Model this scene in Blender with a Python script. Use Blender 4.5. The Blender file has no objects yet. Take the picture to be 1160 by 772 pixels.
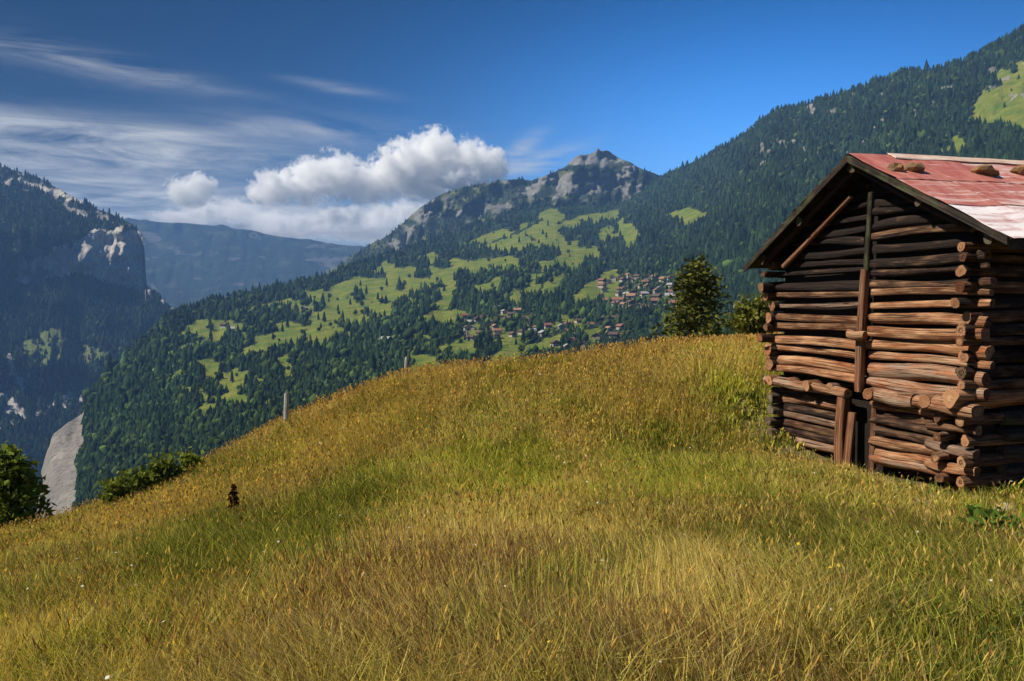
import bpy, bmesh, math, random
import numpy as np
from mathutils import Vector, Matrix

random.seed(7)
RNG = np.random.default_rng(11)
scene = bpy.context.scene
COL = scene.collection

# ------------------------------------------------------------------ camera
W, H, F = 1160.0, 772.0, 950.0
EYE = np.array([0.0, 0.0, 1.7])
PITCH = math.atan((386 - 345) / F)          # looking slightly down
cam_d = bpy.data.cameras.new('camera')
cam = bpy.data.objects.new('camera', cam_d)
COL.objects.link(cam)
cam.location = EYE
cam.rotation_euler = (math.pi / 2 - PITCH, 0, 0)
cam_d.sensor_width = 36.0
cam_d.lens = F / W * 36.0
cam_d.clip_start = 0.1
cam_d.clip_end = 90000.0
scene.camera = cam
cp, sp = math.cos(PITCH), math.sin(PITCH)


def at(px, py, d):
    """survey point: photo bearing (px, py) at forward distance d (metres) -> world"""
    px, py, d = np.broadcast_arrays(np.asarray(px, float), np.asarray(py, float), np.asarray(d, float))
    cx, cy = (px - W / 2) / F, -(py - H / 2) / F
    x, y, z = cx, cp + cy * sp, cy * cp - sp
    k = d / y
    return np.stack([x * k + EYE[0], y * k + EYE[1], z * k + EYE[2]], -1)


# ------------------------------------------------------------------ helpers
def tag(o, label=None, cat=None, group=None, kind=None):
    if label: o['label'] = label
    if cat: o['category'] = cat
    if group: o['group'] = group
    if kind: o['kind'] = kind
    return o


def link(name, me, mats, parent=None):
    o = bpy.data.objects.new(name, me)
    COL.objects.link(o)
    if not isinstance(mats, (list, tuple)): mats = [mats]
    if not len(me.materials):
        for m in mats: me.materials.append(m)
    if parent is not None: o.parent = parent
    return o


def empty(name, loc, rz=0.0):
    o = bpy.data.objects.new(name, None)
    COL.objects.link(o)
    o.location = loc
    o.rotation_euler = (0, 0, rz)
    o.empty_display_size = 0.5
    return o


def big_mesh(name, V, Fc, col=None, smooth=False, mat_idx=None):
    """V (n,3), Fc (m,k) equal-sized faces -> mesh, fast"""
    me = bpy.data.meshes.new(name)
    n, (m, k) = len(V), Fc.shape
    me.vertices.add(n)
    me.vertices.foreach_set('co', np.ascontiguousarray(V, np.float32).ravel())
    me.loops.add(m * k)
    me.loops.foreach_set('vertex_index', np.ascontiguousarray(Fc, np.int32).ravel())
    me.polygons.add(m)
    me.polygons.foreach_set('loop_start', np.arange(0, m * k, k, dtype=np.int32))
    try:
        me.polygons.foreach_set('loop_total', np.full(m, k, np.int32))
    except Exception:
        pass
    if mat_idx is not None:
        me.polygons.foreach_set('material_index', np.ascontiguousarray(mat_idx, np.int32))
    me.update(calc_edges=True)
    if col is not None:
        a = me.color_attributes.new('Col', 'FLOAT_COLOR', 'POINT')
        c = np.ones((n, 4), np.float32)
        c[:, :col.shape[1]] = col
        a.data.foreach_set('color', c.ravel())
    if smooth:
        me.polygons.foreach_set('use_smooth', np.ones(m, bool))
    me.validate()
    return me


def hash2(ix, iy, seed):
    h = (ix.astype(np.int64) * 374761393 + iy.astype(np.int64) * 668265263 + seed * 974711) & 0x7fffffff
    h = ((h ^ (h >> 13)) * 1274126177) & 0x7fffffff
    return ((h ^ (h >> 16)) & 0xffff) / 65535.0


def vnoise(x, y, seed=0):
    x, y = np.asarray(x, float), np.asarray(y, float)
    ix, iy = np.floor(x), np.floor(y)
    fx, fy = x - ix, y - iy
    fx, fy = fx * fx * (3 - 2 * fx), fy * fy * (3 - 2 * fy)
    a, b = hash2(ix, iy, seed), hash2(ix + 1, iy, seed)
    c, d = hash2(ix, iy + 1, seed), hash2(ix + 1, iy + 1, seed)
    return (a * (1 - fx) + b * fx) * (1 - fy) + (c * (1 - fx) + d * fx) * fy


def fbm(x, y, seed=0, oct=4):
    s, a, t = 0, 1.0, 0
    for i in range(oct):
        s = s + a * vnoise(np.asarray(x) * 2 ** i + 17.3 * i, np.asarray(y) * 2 ** i - 9.1 * i, seed + i)
        t += a
        a *= 0.5
    return s / t


def poly(pts, x):
    p = np.array(pts, float)
    return np.interp(x, p[:, 0], p[:, 1])


def in_poly(pts, x, y):
    p = np.array(pts, float)
    inside = np.zeros(np.shape(x), bool)
    j = len(p) - 1
    for i in range(len(p)):
        xi, yi, xj, yj = p[i, 0], p[i, 1], p[j, 0], p[j, 1]
        c = ((yi > y) != (yj > y)) & (x < (xj - xi) * (y - yi) / (yj - yi + 1e-12) + xi)
        inside ^= c
        j = i
    return inside


# ------------------------------------------------------------------ node helpers
def material(name):
    m = bpy.data.materials.new(name)
    m.use_nodes = True
    nt = m.node_tree
    for n in list(nt.nodes): nt.nodes.remove(n)
    out = nt.nodes.new('ShaderNodeOutputMaterial')
    return m, nt, out


def N(nt, t, **kw):
    n = nt.nodes.new(t)
    for k, v in kw.items():
        if k == 'inp':
            for a, b in v.items(): n.inputs[a].default_value = b
        else:
            setattr(n, k, v)
    return n


def setin(nt, sock, v):
    if hasattr(v, 'is_output') or isinstance(v, bpy.types.NodeSocket): nt.links.new(v, sock)
    else: sock.default_value = v


def math_n(nt, op, a, b=0.0, c=None, clamp=False):
    n = nt.nodes.new('ShaderNodeMath'); n.operation = op; n.use_clamp = clamp
    setin(nt, n.inputs[0], a); setin(nt, n.inputs[1], b)
    if c is not None: setin(nt, n.inputs[2], c)
    return n.outputs[0]


def mixc(nt, fac, a, b, blend='MIX'):
    n = nt.nodes.new('ShaderNodeMix'); n.data_type = 'RGBA'; n.blend_type = blend
    n.clamp_factor = True
    setin(nt, n.inputs[0], fac)
    for s, v in ((n.inputs[6], a), (n.inputs[7], b)):
        if isinstance(v, tuple): v = (*v, 1.0) if len(v) == 3 else v
        setin(nt, s, v)
    return n.outputs[2]


def noise_n(nt, vec, scale, detail=4, rough=0.55, dist=0.0):
    n = N(nt, 'ShaderNodeTexNoise', inp={'Scale': scale, 'Detail': detail, 'Roughness': rough, 'Distortion': dist})
    if vec is not None: nt.links.new(vec, n.inputs['Vector'])
    return n.outputs['Fac']


def ramp(nt, v, lo, hi):
    n = N(nt, 'ShaderNodeMapRange', inp={'From Min': lo, 'From Max': hi})
    n.clamp = True
    nt.links.new(v, n.inputs['Value'])
    return n.outputs['Result']


def stretch(nt, vec, sc):
    n = N(nt, 'ShaderNodeVectorMath', operation='MULTIPLY')
    nt.links.new(vec, n.inputs[0]); n.inputs[1].default_value = sc
    return n.outputs[0]


def principled(nt, out, base, rough=0.9, spec=0.2, bump=None, bump_d=0.01, bump_s=0.5, metal=0.0):
    p = N(nt, 'ShaderNodeBsdfPrincipled')
    setin(nt, p.inputs['Base Color'], (*base, 1.0) if isinstance(base, tuple) and len(base) == 3 else base)
    setin(nt, p.inputs['Roughness'], rough)
    p.inputs['Specular IOR Level'].default_value = spec
    setin(nt, p.inputs['Metallic'], metal)
    if bump is not None:
        b = N(nt, 'ShaderNodeBump', inp={'Strength': bump_s, 'Distance': bump_d})
        nt.links.new(bump, b.inputs['Height'])
        nt.links.new(b.outputs['Normal'], p.inputs['Normal'])
    nt.links.new(p.outputs['BSDF'], out.inputs['Surface'])
    return p


# ------------------------------------------------------------------ materials
def mat_foliage(name, transl=0.35, gain=1.0):
    m, nt, out = material(name)
    vc = N(nt, 'ShaderNodeVertexColor', layer_name='Col').outputs['Color']
    d = N(nt, 'ShaderNodeBsdfDiffuse'); t = N(nt, 'ShaderNodeBsdfTranslucent')
    nt.links.new(vc, d.inputs['Color'])
    tc = mixc(nt, 1.0, vc, (1.0 * gain, 0.95 * gain, 0.55 * gain), 'MULTIPLY')
    nt.links.new(tc, t.inputs['Color'])
    mx = N(nt, 'ShaderNodeMixShader', inp={0: transl})
    nt.links.new(d.outputs[0], mx.inputs[1]); nt.links.new(t.outputs[0], mx.inputs[2])
    nt.links.new(mx.outputs[0], out.inputs['Surface'])
    return m


def mat_terrain(name, floor, green, green2, rock, rock2, scale):
    """Col.r = alpine grass, Col.g = bare rock"""
    m, nt, out = material(name)
    pos = N(nt, 'ShaderNodeNewGeometry').outputs['Position']
    vc = N(nt, 'ShaderNodeVertexColor', layer_name='Col')
    sep = N(nt, 'ShaderNodeSeparateColor'); nt.links.new(vc.outputs['Color'], sep.inputs[0])
    n1 = noise_n(nt, pos, 0.03 * scale, 6, 0.6)
    n2 = noise_n(nt, stretch(nt, pos, (1, 1, 0.35)), 0.012 * scale, 8, 0.7, 0.6)
    n3 = noise_n(nt, stretch(nt, pos, (1, 1, 3.0)), 0.02 * scale, 8, 0.75, 0.4)
    gcol = mixc(nt, ramp(nt, n1, 0.35, 0.65), green, green2)
    n4 = noise_n(nt, stretch(nt, pos, (1, 1, 0.4)), 0.11 * scale, 6, 0.7, 0.5)
    rmix = math_n(nt, 'MULTIPLY', math_n(nt, 'MULTIPLY', ramp(nt, n2, 0.35, 0.62), ramp(nt, n3, 0.25, 0.6)), ramp(nt, n4, 0.36, 0.58))
    rmix = math_n(nt, 'MULTIPLY_ADD', rmix, 0.72, 0.28)
    rcol = mixc(nt, rmix, rock2, rock)
    # ledges carry scrub
    fl = mixc(nt, ramp(nt, n1, 0.4, 0.7), floor, tuple(c * 1.7 for c in floor))
    gm = ramp(nt, math_n(nt, 'ADD', sep.outputs[0], math_n(nt, 'MULTIPLY', math_n(nt, 'SUBTRACT', n1, 0.5), 0.5)), 0.42, 0.6)
    rm = ramp(nt, math_n(nt, 'ADD', sep.outputs[1], math_n(nt, 'MULTIPLY', math_n(nt, 'SUBTRACT', n2, 0.5), 1.2)), 0.4, 0.62)
    c = mixc(nt, gm, fl, gcol)
    n5 = noise_n(nt, stretch(nt, pos, (1, 1, 0.14)), 0.16 * scale, 5, 0.7, 0.6)
    rcol = mixc(nt, math_n(nt, 'MULTIPLY', ramp(nt, n5, 0.47, 0.36), .75), rcol, tuple(v_ * .3 for v_ in rock2))
    c = mixc(nt, rm, c, rcol)
    principled(nt, out, c, 0.95, 0.1, bump=math_n(nt, 'MULTIPLY_ADD', n4, 0.35, n2), bump_d=22.0 / scale, bump_s=0.9)
    return m


def mat_wood(name, dark, mid, pale, moss=0.0):
    """UV u = metres along the log, v = metres around; Col.r = tone of age and painted shade, Col.g = random"""
    m, nt, out = material(name)
    uv = N(nt, 'ShaderNodeUVMap', uv_map='UVMap').outputs['UV']
    pos = N(nt, 'ShaderNodeNewGeometry').outputs['Position']
    vc = N(nt, 'ShaderNodeVertexColor', layer_name='Col')
    sep = N(nt, 'ShaderNodeSeparateColor'); nt.links.new(vc.outputs['Color'], sep.inputs[0])
    off = N(nt, 'ShaderNodeVectorMath', operation='ADD')
    comb = N(nt, 'ShaderNodeCombineXYZ')
    nt.links.new(math_n(nt, 'MULTIPLY', sep.outputs[1], 37.0), comb.inputs[0])
    nt.links.new(math_n(nt, 'MULTIPLY', sep.outputs[1], 91.0), comb.inputs[1])
    nt.links.new(uv, off.inputs[0]); nt.links.new(comb.outputs[0], off.inputs[1])
    v = off.outputs[0]
    grain = noise_n(nt, stretch(nt, v, (2.2, 34, 1)), 1.0, 5, 0.65, 0.3)
    blotch = noise_n(nt, stretch(nt, v, (1.6, 5, 1)), 1.0, 4, 0.6, 0.4)
    crack = noise_n(nt, stretch(nt, v, (1.0, 60, 1)), 1.0, 2, 0.5, 0.2)
    c = mixc(nt, ramp(nt, blotch, 0.3, 0.7), mid, pale)
    tone = math_n(nt, 'ADD', sep.outputs[0], math_n(nt, 'MULTIPLY', math_n(nt, 'SUBTRACT', blotch, 0.5), 0.9))
    c = mixc(nt, ramp(nt, tone, 0.25, 0.85), dark, c)
    c = mixc(nt, math_n(nt, 'MULTIPLY', sep.outputs[2], ramp(nt, blotch, 0.35, 0.6)), c, (0.27, 0.24, 0.21))
    c = mixc(nt, ramp(nt, grain, 0.3, 0.7), mixc(nt, 0.55, c, (0.012, 0.008, 0.006)), c)
    c = mixc(nt, ramp(nt, crack, 0.42, 0.35), c, (0.008, 0.006, 0.005))
    if moss:
        mn = noise_n(nt, pos, 3.0, 4, 0.6)
        c = mixc(nt, math_n(nt, 'MULTIPLY', ramp(nt, mn, 0.5, 0.62), moss), c, (0.07, 0.08, 0.03))
    h = math_n(nt, 'ADD', math_n(nt, 'MULTIPLY', grain, 0.6), math_n(nt, 'MULTIPLY', ramp(nt, crack, 0.34, 0.48), 0.7))
    principled(nt, out, c, 0.82, 0.25, bump=h, bump_d=0.035, bump_s=0.9)
    return m


def mat_sheet(name, paint, paint2, bare, wear):
    """worn painted roofing sheet; Col.r adds wear, Col.g random per sheet"""
    m, nt, out = material(name)
    uv = N(nt, 'ShaderNodeUVMap', uv_map='UVMap').outputs['UV']
    vc = N(nt, 'ShaderNodeVertexColor', layer_name='Col')
    sep = N(nt, 'ShaderNodeSeparateColor'); nt.links.new(vc.outputs['Color'], sep.inputs[0])
    comb = N(nt, 'ShaderNodeCombineXYZ')
    nt.links.new(math_n(nt, 'MULTIPLY', sep.outputs[1], 53.0), comb.inputs[0])
    off = N(nt, 'ShaderNodeVectorMath', operation='ADD')
    nt.links.new(uv, off.inputs[0]); nt.links.new(comb.outputs[0], off.inputs[1])
    v = off.outputs[0]
    n1 = noise_n(nt, stretch(nt, v, (1.3, 4.5, 1)), 1.0, 6, 0.65, 0.6)
    n2 = noise_n(nt, stretch(nt, v, (6, 0.9, 1)), 1.0, 6, 0.72, 0.5)
    n3 = noise_n(nt, v, 9.0, 6, 0.7, 0.3)
    c = mixc(nt, ramp(nt, n1, 0.35, 0.65), paint, paint2)
    c = mixc(nt, math_n(nt, 'MULTIPLY', ramp(nt, n3, 0.5, 0.75), 0.5), c, (0.06, 0.025, 0.018))
    wv = math_n(nt, 'ADD', n2, math_n(nt, 'ADD', wear, math_n(nt, 'MULTIPLY', sep.outputs[0], 0.5)))
    c = mixc(nt, ramp(nt, wv, 0.72, 0.86), c, bare)
    p = principled(nt, out, c, ramp(nt, n3, 0.1, 0.9), 0.4, bump=n3, bump_d=0.01, bump_s=0.25)
    setin(nt, p.inputs['Roughness'], math_n(nt, 'MULTIPLY_ADD', n1, 0.25, 0.42))
    return m


def mat_plain(name, c1, c2, scale, rough=0.9, bump_d=0.02, spec=0.2, object_space=False):
    m, nt, out = material(name)
    if object_space: pos = N(nt, 'ShaderNodeTexCoord').outputs['Object']
    else: pos = N(nt, 'ShaderNodeNewGeometry').outputs['Position']
    n = noise_n(nt, pos, scale, 7, 0.65, 0.3)
    n2 = noise_n(nt, pos, scale * 4.3, 5, 0.65)
    c = mixc(nt, ramp(nt, n, 0.32, 0.68), c1, c2)
    c = mixc(nt, math_n(nt, 'MULTIPLY', ramp(nt, n2, 0.45, 0.7), 0.45), c, tuple(x * 0.45 for x in c1))
    principled(nt, out, c, rough, spec, bump=math_n(nt, 'ADD', n, n2), bump_d=bump_d, bump_s=0.7)
    return m


M = {}
M['grass'] = mat_foliage('meadow_grass_blades', 0.38, 1.15)
M['leaf'] = mat_foliage('leaf', 0.3, 1.0)
M['needle'] = mat_foliage('needle', 0.12, 1.0)
M['soil'] = mat_plain('meadow_soil', (0.09, 0.07, 0.03), (0.17, 0.125, 0.055), 1.3, 0.95, 0.05)
M['wood'] = mat_wood('old_log_wood', (0.017, 0.008, 0.005), (0.37, 0.100, 0.026), (0.62, 0.37, 0.20))
M['wood_moss'] = mat_wood('mossy_log_wood', (0.03, 0.02, 0.014), (0.15, 0.085, 0.05), (0.34, 0.25, 0.17), 0.6)
M['plank'] = mat_wood('reddish_plank_wood', (0.05, 0.02, 0.012), (0.26, 0.085, 0.035), (0.36, 0.19, 0.10))
M['inner'] = mat_plain('gap_shade_boards', (0.012, 0.009, 0.007), (0.022, 0.014, 0.01), 2.0, 0.95, 0.01)  # near-black colour stands in for the shade between the logs
M['red'] = mat_sheet('worn_red_roof_sheet', (0.38, 0.10, 0.075), (0.50, 0.20, 0.155), (0.66, 0.50, 0.45), 0.13)
M['pale'] = mat_sheet('bleached_roof_sheet', (0.46, 0.20, 0.175), (0.62, 0.42, 0.40), (0.78, 0.72, 0.71), 0.22)
M['cap'] = mat_sheet('ridge_cap_sheet', (0.55, 0.36, 0.26), (0.62, 0.45, 0.36), (0.7, 0.6, 0.52), 0.16)
M['stone_orange'] = mat_plain('lichened_roof_stone', (0.30, 0.15, 0.05), (0.16, 0.11, 0.07), 6.0, 0.95, 0.03)
M['stone_grey'] = mat_plain('grey_stone', (0.34, 0.29, 0.24), (0.5, 0.44, 0.37), 4.0, 0.95, 0.03)
M['bark'] = mat_plain('bark', (0.05, 0.035, 0.025), (0.1, 0.075, 0.055), 6.0, 0.95, 0.03)
M['post'] = mat_plain('weathered_post', (0.45, 0.43, 0.40), (0.32, 0.30, 0.27), 5.0, 0.9, 0.01)
M['hill'] = mat_terrain('forested_hill_ground', (0.016, 0.028, 0.012), (0.090, 0.150, 0.012), (0.21, 0.21, 0.032), (0.40, 0.36, 0.30), (0.13, 0.12, 0.11), 1.0)
M['cliff'] = mat_terrain('cliff_mountain_ground', (0.016, 0.025, 0.014), (0.09, 0.13, 0.03), (0.14, 0.15, 0.05), (0.70, 0.63, 0.55), (0.27, 0.255, 0.25), 0.8)
M['peak'] = mat_terrain('rocky_peak_ground', (0.025, 0.035, 0.018), (0.09, 0.11, 0.03), (0.12, 0.12, 0.05), (0.34, 0.325, 0.295), (0.08, 0.082, 0.08), 1.0)
M['far'] = mat_terrain('far_ridge_ground', (0.016, 0.024, 0.02), (0.035, 0.05, 0.03), (0.05, 0.06, 0.035), (0.16, 0.155, 0.15), (0.06, 0.06, 0.06), 0.5)
M['valley'] = mat_plain('valley_ground', (0.02, 0.035, 0.014), (0.06, 0.09, 0.025), 0.01, 0.95, 0.5)

# ------------------------------------------------------------------ light and sky
SUN_H = np.array([-0.98, -0.20]); SUN_H /= np.linalg.norm(SUN_H)
SUN_EL = math.radians(47)
sun_dir = Vector((SUN_H[0] * math.cos(SUN_EL), SUN_H[1] * math.cos(SUN_EL), math.sin(SUN_EL)))
sl = bpy.data.lights.new('sun', 'SUN')
sl.energy = 4.8; sl.angle = math.radians(0.5); sl.color = (1.0, 0.93, 0.80)
so = bpy.data.objects.new('sun', sl); COL.objects.link(so)
so.rotation_euler = (-sun_dir).to_track_quat('-Z', 'Y').to_euler()
so.location = sun_dir * 200

world = bpy.data.worlds.new('World'); scene.world = world
world.use_nodes = True
nt = world.node_tree
for n in list(nt.nodes): nt.nodes.remove(n)
wout = nt.nodes.new('ShaderNodeOutputWorld')
bg = nt.nodes.new('ShaderNodeBackground')
sky = N(nt, 'ShaderNodeTexSky', sky_type='NISHITA')
sky.sun_disc = False
sky.sun_elevation = SUN_EL
sky.sun_rotation = (math.pi / 2 - math.atan2(SUN_H[1], SUN_H[0])) % (2 * math.pi)
sky.altitude = 1600
sky.air_density = 1.0
sky.dust_density = 0.3
sky.ozone_density = 3.0
hs = N(nt, 'ShaderNodeHueSaturation', inp={'Hue': 0.510, 'Saturation': 1.42, 'Value': 0.74})
nt.links.new(sky.outputs[0], hs.inputs['Color'])
skycol = hs.outputs['Color']
gen = N(nt, 'ShaderNodeTexCoord').outputs['Generated']
sx = N(nt, 'ShaderNodeSeparateXYZ'); nt.links.new(gen, sx.inputs[0])
AZ = math_n(nt, 'ARCTAN2', sx.outputs[0], sx.outputs[1])
EL = math_n(nt, 'ARCSINE', sx.outputs[2], 0)
cv = N(nt, 'ShaderNodeCombineXYZ')
nt.links.new(AZ, cv.inputs[0]); nt.links.new(EL, cv.inputs[1])


def azel(px, py):
    v = at(px, py, 1.0) - EYE
    v = v / np.linalg.norm(v)
    return math.atan2(v[0], v[1]), math.asin(v[2])


def rotv(vec, ang, sc):
    n = N(nt, 'ShaderNodeMapping', vector_type='POINT')
    n.inputs['Rotation'].default_value = (0, 0, ang); n.inputs['Scale'].default_value = sc
    nt.links.new(vec, n.inputs['Vector'])
    return n.outputs[0]


wisp = noise_n(nt, rotv(cv.outputs[0], 0.10, (1.6, 13, 1)), 2.6, 9, 0.66, 0.9)
wisp2 = noise_n(nt, rotv(cv.outputs[0], 0.04, (3.2, 16, 1)), 2.2, 8, 0.62, 0.7)
# thin high cirrus: bands with their own bearing, height, length, thickness, tilt and strength
BANDS = [  # px, py, half length px, half thickness px, tilt deg (down to the right), strength
    (60, 62, 120, 13, 7, 0.50), (165, 86, 90, 7, 6, 0.40), (390, 101, 50, 5, 6, 0.42),
    (70, 152, 150, 16, 2, 0.85), (190, 152, 70, 12, 3, 0.5), (355, 148, 110, 13, 0, 0.75),
    (235, 181, 130, 10, -1, 0.7), (60, 178, 80, 10, 0, 0.8), (-20, 175, 120, 34, 0, 0.6), (70, 225, 130, 22, 0, 0.55), (600, 186, 45, 9, -6, 0.8),
    (150, 205, 190, 26, 0, 0.45), (260, 235, 170, 18, 0, 0.8), (380, 246, 120, 16, -3, 0.9), (300, 262, 200, 24, 0, 0.9), (615, 182, 40, 8, -18, .9), (590, 170, 26, 9, -35, .7), (480, 258, 60, 18, -8, .7),
]
tot = None
for i, (px, py, L, T, tilt, s) in enumerate(BANDS):
    a0, e0 = azel(px, py)
    da = math_n(nt, 'SUBTRACT', AZ, a0); de = math_n(nt, 'SUBTRACT', EL, e0)
    c, sn = math.cos(math.radians(tilt)), math.sin(math.radians(tilt))
    al = math_n(nt, 'SUBTRACT', math_n(nt, 'MULTIPLY', da, c), math_n(nt, 'MULTIPLY', de, sn))
    ac = math_n(nt, 'ADD', math_n(nt, 'MULTIPLY', da, sn), math_n(nt, 'MULTIPLY', de, c))
    q = math_n(nt, 'ADD', math_n(nt, 'POWER', math_n(nt, 'ABSOLUTE', math_n(nt, 'MULTIPLY', al, F / L)), 2.0),
               math_n(nt, 'POWER', math_n(nt, 'ABSOLUTE', math_n(nt, 'MULTIPLY', ac, F / T)), 2.0))
    g = math_n(nt, 'MULTIPLY', math_n(nt, 'EXPONENT', math_n(nt, 'MULTIPLY', q, -0.9)), s)
    tot = g if tot is None else math_n(nt, 'ADD', tot, g)
tex = math_n(nt, 'ADD', math_n(nt, 'MULTIPLY', ramp(nt, wisp, 0.38, 0.68), 0.7), math_n(nt, 'MULTIPLY', ramp(nt, wisp2, 0.4, 0.7), 0.6))
cf = math_n(nt, 'MULTIPLY', tot, tex, clamp=True)
cf = math_n(nt, 'MULTIPLY', cf, 0.95, clamp=True)
CIRRUS = (7.8, 8.0, 8.2)
skycol = mixc(nt, 1.0, skycol, N(nt, 'ShaderNodeCombineColor').outputs[0], 'MULTIPLY')
_cc = skycol.node.inputs[7].links[0].from_node
_k = N(nt, 'ShaderNodeMapRange', inp={'From Min': -0.55, 'From Max': 0.6, 'To Min': 0.52, 'To Max': 1.6}); nt.links.new(AZ, _k.inputs['Value'])
_a0, _e0 = azel(800, 150)
_q = math_n(nt, 'ADD', math_n(nt, 'POWER', math_n(nt, 'ABSOLUTE', math_n(nt, 'MULTIPLY', math_n(nt, 'SUBTRACT', AZ, _a0), 3.0)), 2.0),
            math_n(nt, 'POWER', math_n(nt, 'ABSOLUTE', math_n(nt, 'MULTIPLY', math_n(nt, 'SUBTRACT', EL, _e0), 6.5)), 2.0))
_glow = math_n(nt, 'MULTIPLY_ADD', math_n(nt, 'EXPONENT', math_n(nt, 'MULTIPLY', _q, -1.0)), 2.0, 1.0)
_top = N(nt, 'ShaderNodeMapRange', inp={'From Min': 0.15, 'From Max': 0.42, 'To Min': 1.0, 'To Max': 0.78}); nt.links.new(EL, _top.inputs['Value'])
_g = math_n(nt, 'MULTIPLY', math_n(nt, 'MULTIPLY', _k.outputs['Result'], _glow), _top.outputs['Result'])
for _i in range(3): nt.links.new(_g, _cc.inputs[_i])
col_w = mixc(nt, cf, skycol, CIRRUS)
nt.links.new(col_w, bg.inputs['Color'])
bg.inputs['Strength'].default_value = 0.052
nt.links.new(bg.outputs[0], wout.inputs['Surface'])

scene.view_settings.view_transform = 'Standard'
scene.view_settings.look = 'None'
scene.view_settings.exposure = 0.62
scene.view_settings.gamma = 1.0
scene.view_settings.use_curve_mapping = False
scene.render.engine = 'CYCLES'
cy = scene.cycles
cy.use_denoising = True
cy.max_bounces = 16
cy.diffuse_bounces = 3
cy.glossy_bounces = 2
cy.transmission_bounces = 4
cy.volume_bounces = 14
cy.volume_step_rate = 0.35
cy.volume_max_steps = 512
cy.use_adaptive_sampling = True
cy.adaptive_threshold = 0.02


# ------------------------------------------------------------------ far terrain
class Layer:
    """a mountainside: a grid of bearings (u) by height (t), every node at its own distance"""

    def __init__(self, name, u0, u1, nu, nt_, top, bot, depth, amp, seed, jit, mat, label, masks, freq=1.0, smooth=True):
        u = np.linspace(u0, u1, nu)
        ytop = poly(top, u) + (fbm(u / 14, u * 0, seed, 4) - 0.5) * 2 * jit
        ybot = poly(bot, u)
        t = np.linspace(0, 1, nt_)
        U = np.repeat(u[:, None], nt_, 1)
        T = np.repeat(t[None, :], nu, 0)
        Y = ybot[:, None] + (ytop - ybot)[:, None] * T
        D = depth(U, Y, T)
        g = fbm(U / 46 * freq, Y / 34 * freq, seed + 5, 5)
        rid = 1 - np.abs(fbm(U / 30 * freq + Y / 90, Y / 120 * freq, seed + 9, 4) - 0.5) * 4
        fade = np.clip(T * 6, 0, 1)
        D = D * (1 + amp * ((g - 0.5) * 1.6 + rid * 0.35) * fade)
        P = at(U, Y, D)
        self.U, self.Y, self.T, self.D, self.P = U, Y, T, D, P
        # far side behind the crest
        Pb = []
        crest = P[:, -1]
        dirn = crest - EYE; dirn[:, 2] = 0
        dirn /= np.linalg.norm(dirn, axis=1)[:, None]
        for k in (0.04, 0.12, 0.3):
            b = crest + dirn * (D[:, -1:] * k)
            b[:, 2] -= D[:, -1] * k * 0.75
            Pb.append(b)
        V = np.concatenate([P] + [b[:, None] for b in Pb], 1)
        nr = V.shape[1]
        idx = np.arange(nu * nr).reshape(nu, nr)
        Fc = np.stack([idx[:-1, :-1], idx[1:, :-1], idx[1:, 1:], idx[:-1, 1:]], -1).reshape(-1, 4)
        green, rock = masks(U, Y, T)
        col = np.zeros((nu, nr, 3))
        col[:, :nt_, 0] = green; col[:, :nt_, 1] = rock
        col[:, nt_:, 1] = rock[:, -1:]
        self.green, self.rock = green, rock
        me = big_mesh(name, V.reshape(-1, 3), Fc, col.reshape(-1, 3), smooth)
        self.o = tag(link(name, me, mat), label, None, None, 'structure')
        self.u0, self.u1, self.nu, self.nt = u0, u1, nu, nt_
        self.ytop, self.ybot, self.uarr = ytop, ybot, u

    def uv(self, px, py):
        fi = (np.asarray(px, float) - self.u0) / (self.u1 - self.u0) * (self.nu - 1)
        yt = np.interp(px, self.uarr, self.ytop); yb = np.interp(px, self.uarr, self.ybot)
        fj = (np.asarray(py, float) - yb) / (yt - yb) * (self.nt - 1)
        ok = (fi >= 0) & (fi <= self.nu - 1) & (fj >= 0) & (fj <= self.nt - 1)
        return np.clip(fi, 0, self.nu - 1.001), np.clip(fj, 0, self.nt - 1.001), ok

    def sample(self, A, px, py):
        fi, fj, ok = self.uv(px, py)
        i, j = fi.astype(int), fj.astype(int)
        a, b = fi - i, fj - j
        if A.ndim == 3: a, b = a[..., None], b[..., None]
        return A[i, j] * (1 - a) * (1 - b) + A[i + 1, j] * a * (1 - b) + A[i, j + 1] * (1 - a) * b + A[i + 1, j + 1] * a * b, ok


# far blue ridge
LA = Layer('far_mountains', 60, 520, 200, 50,
           [(60, 262), (120, 252), (145, 247), (170, 251), (215, 254), (250, 256), (300, 265), (345, 271), (400, 279), (460, 285), (520, 292)],
           [(60, 385), (520, 385)], lambda U, Y, T: 4600 + 1900 * T, 0.02, 21, 2.0, M['far'],
           'far blue mountain ridge closing the valley', lambda U, Y, T: (
               (fbm(U / 16, Y / 6, 3, 4) > 0.62) * 0.8, (fbm(U / 22, Y / 7, 5, 4) > 0.66) * 0.7), 1.4)

# left mountain with the cliff band
CLIFF = [(20, 300), (70, 283), (100, 262), (135, 256), (152, 262), (166, 268), (168, 330), (150, 328), (120, 322), (95, 312), (60, 318), (20, 322)]
LOWCLIFF = [(-20, 425), (20, 420), (60, 432), (95, 440), (92, 462), (60, 470), (20, 486), (-20, 490)]
BGREEN = [(18, 392), (45, 374), (70, 372), (92, 388), (142, 402), (118, 418), (80, 412), (30, 416)]


def dB(U, Y, T):
    d = np.interp(Y, [180, 200, 262, 325, 345, 410, 440, 500, 640], [3500, 3150, 2560, 2500, 2420, 2120, 2080, 1820, 1300])
    return d + (U - 100) * 1.6


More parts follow.
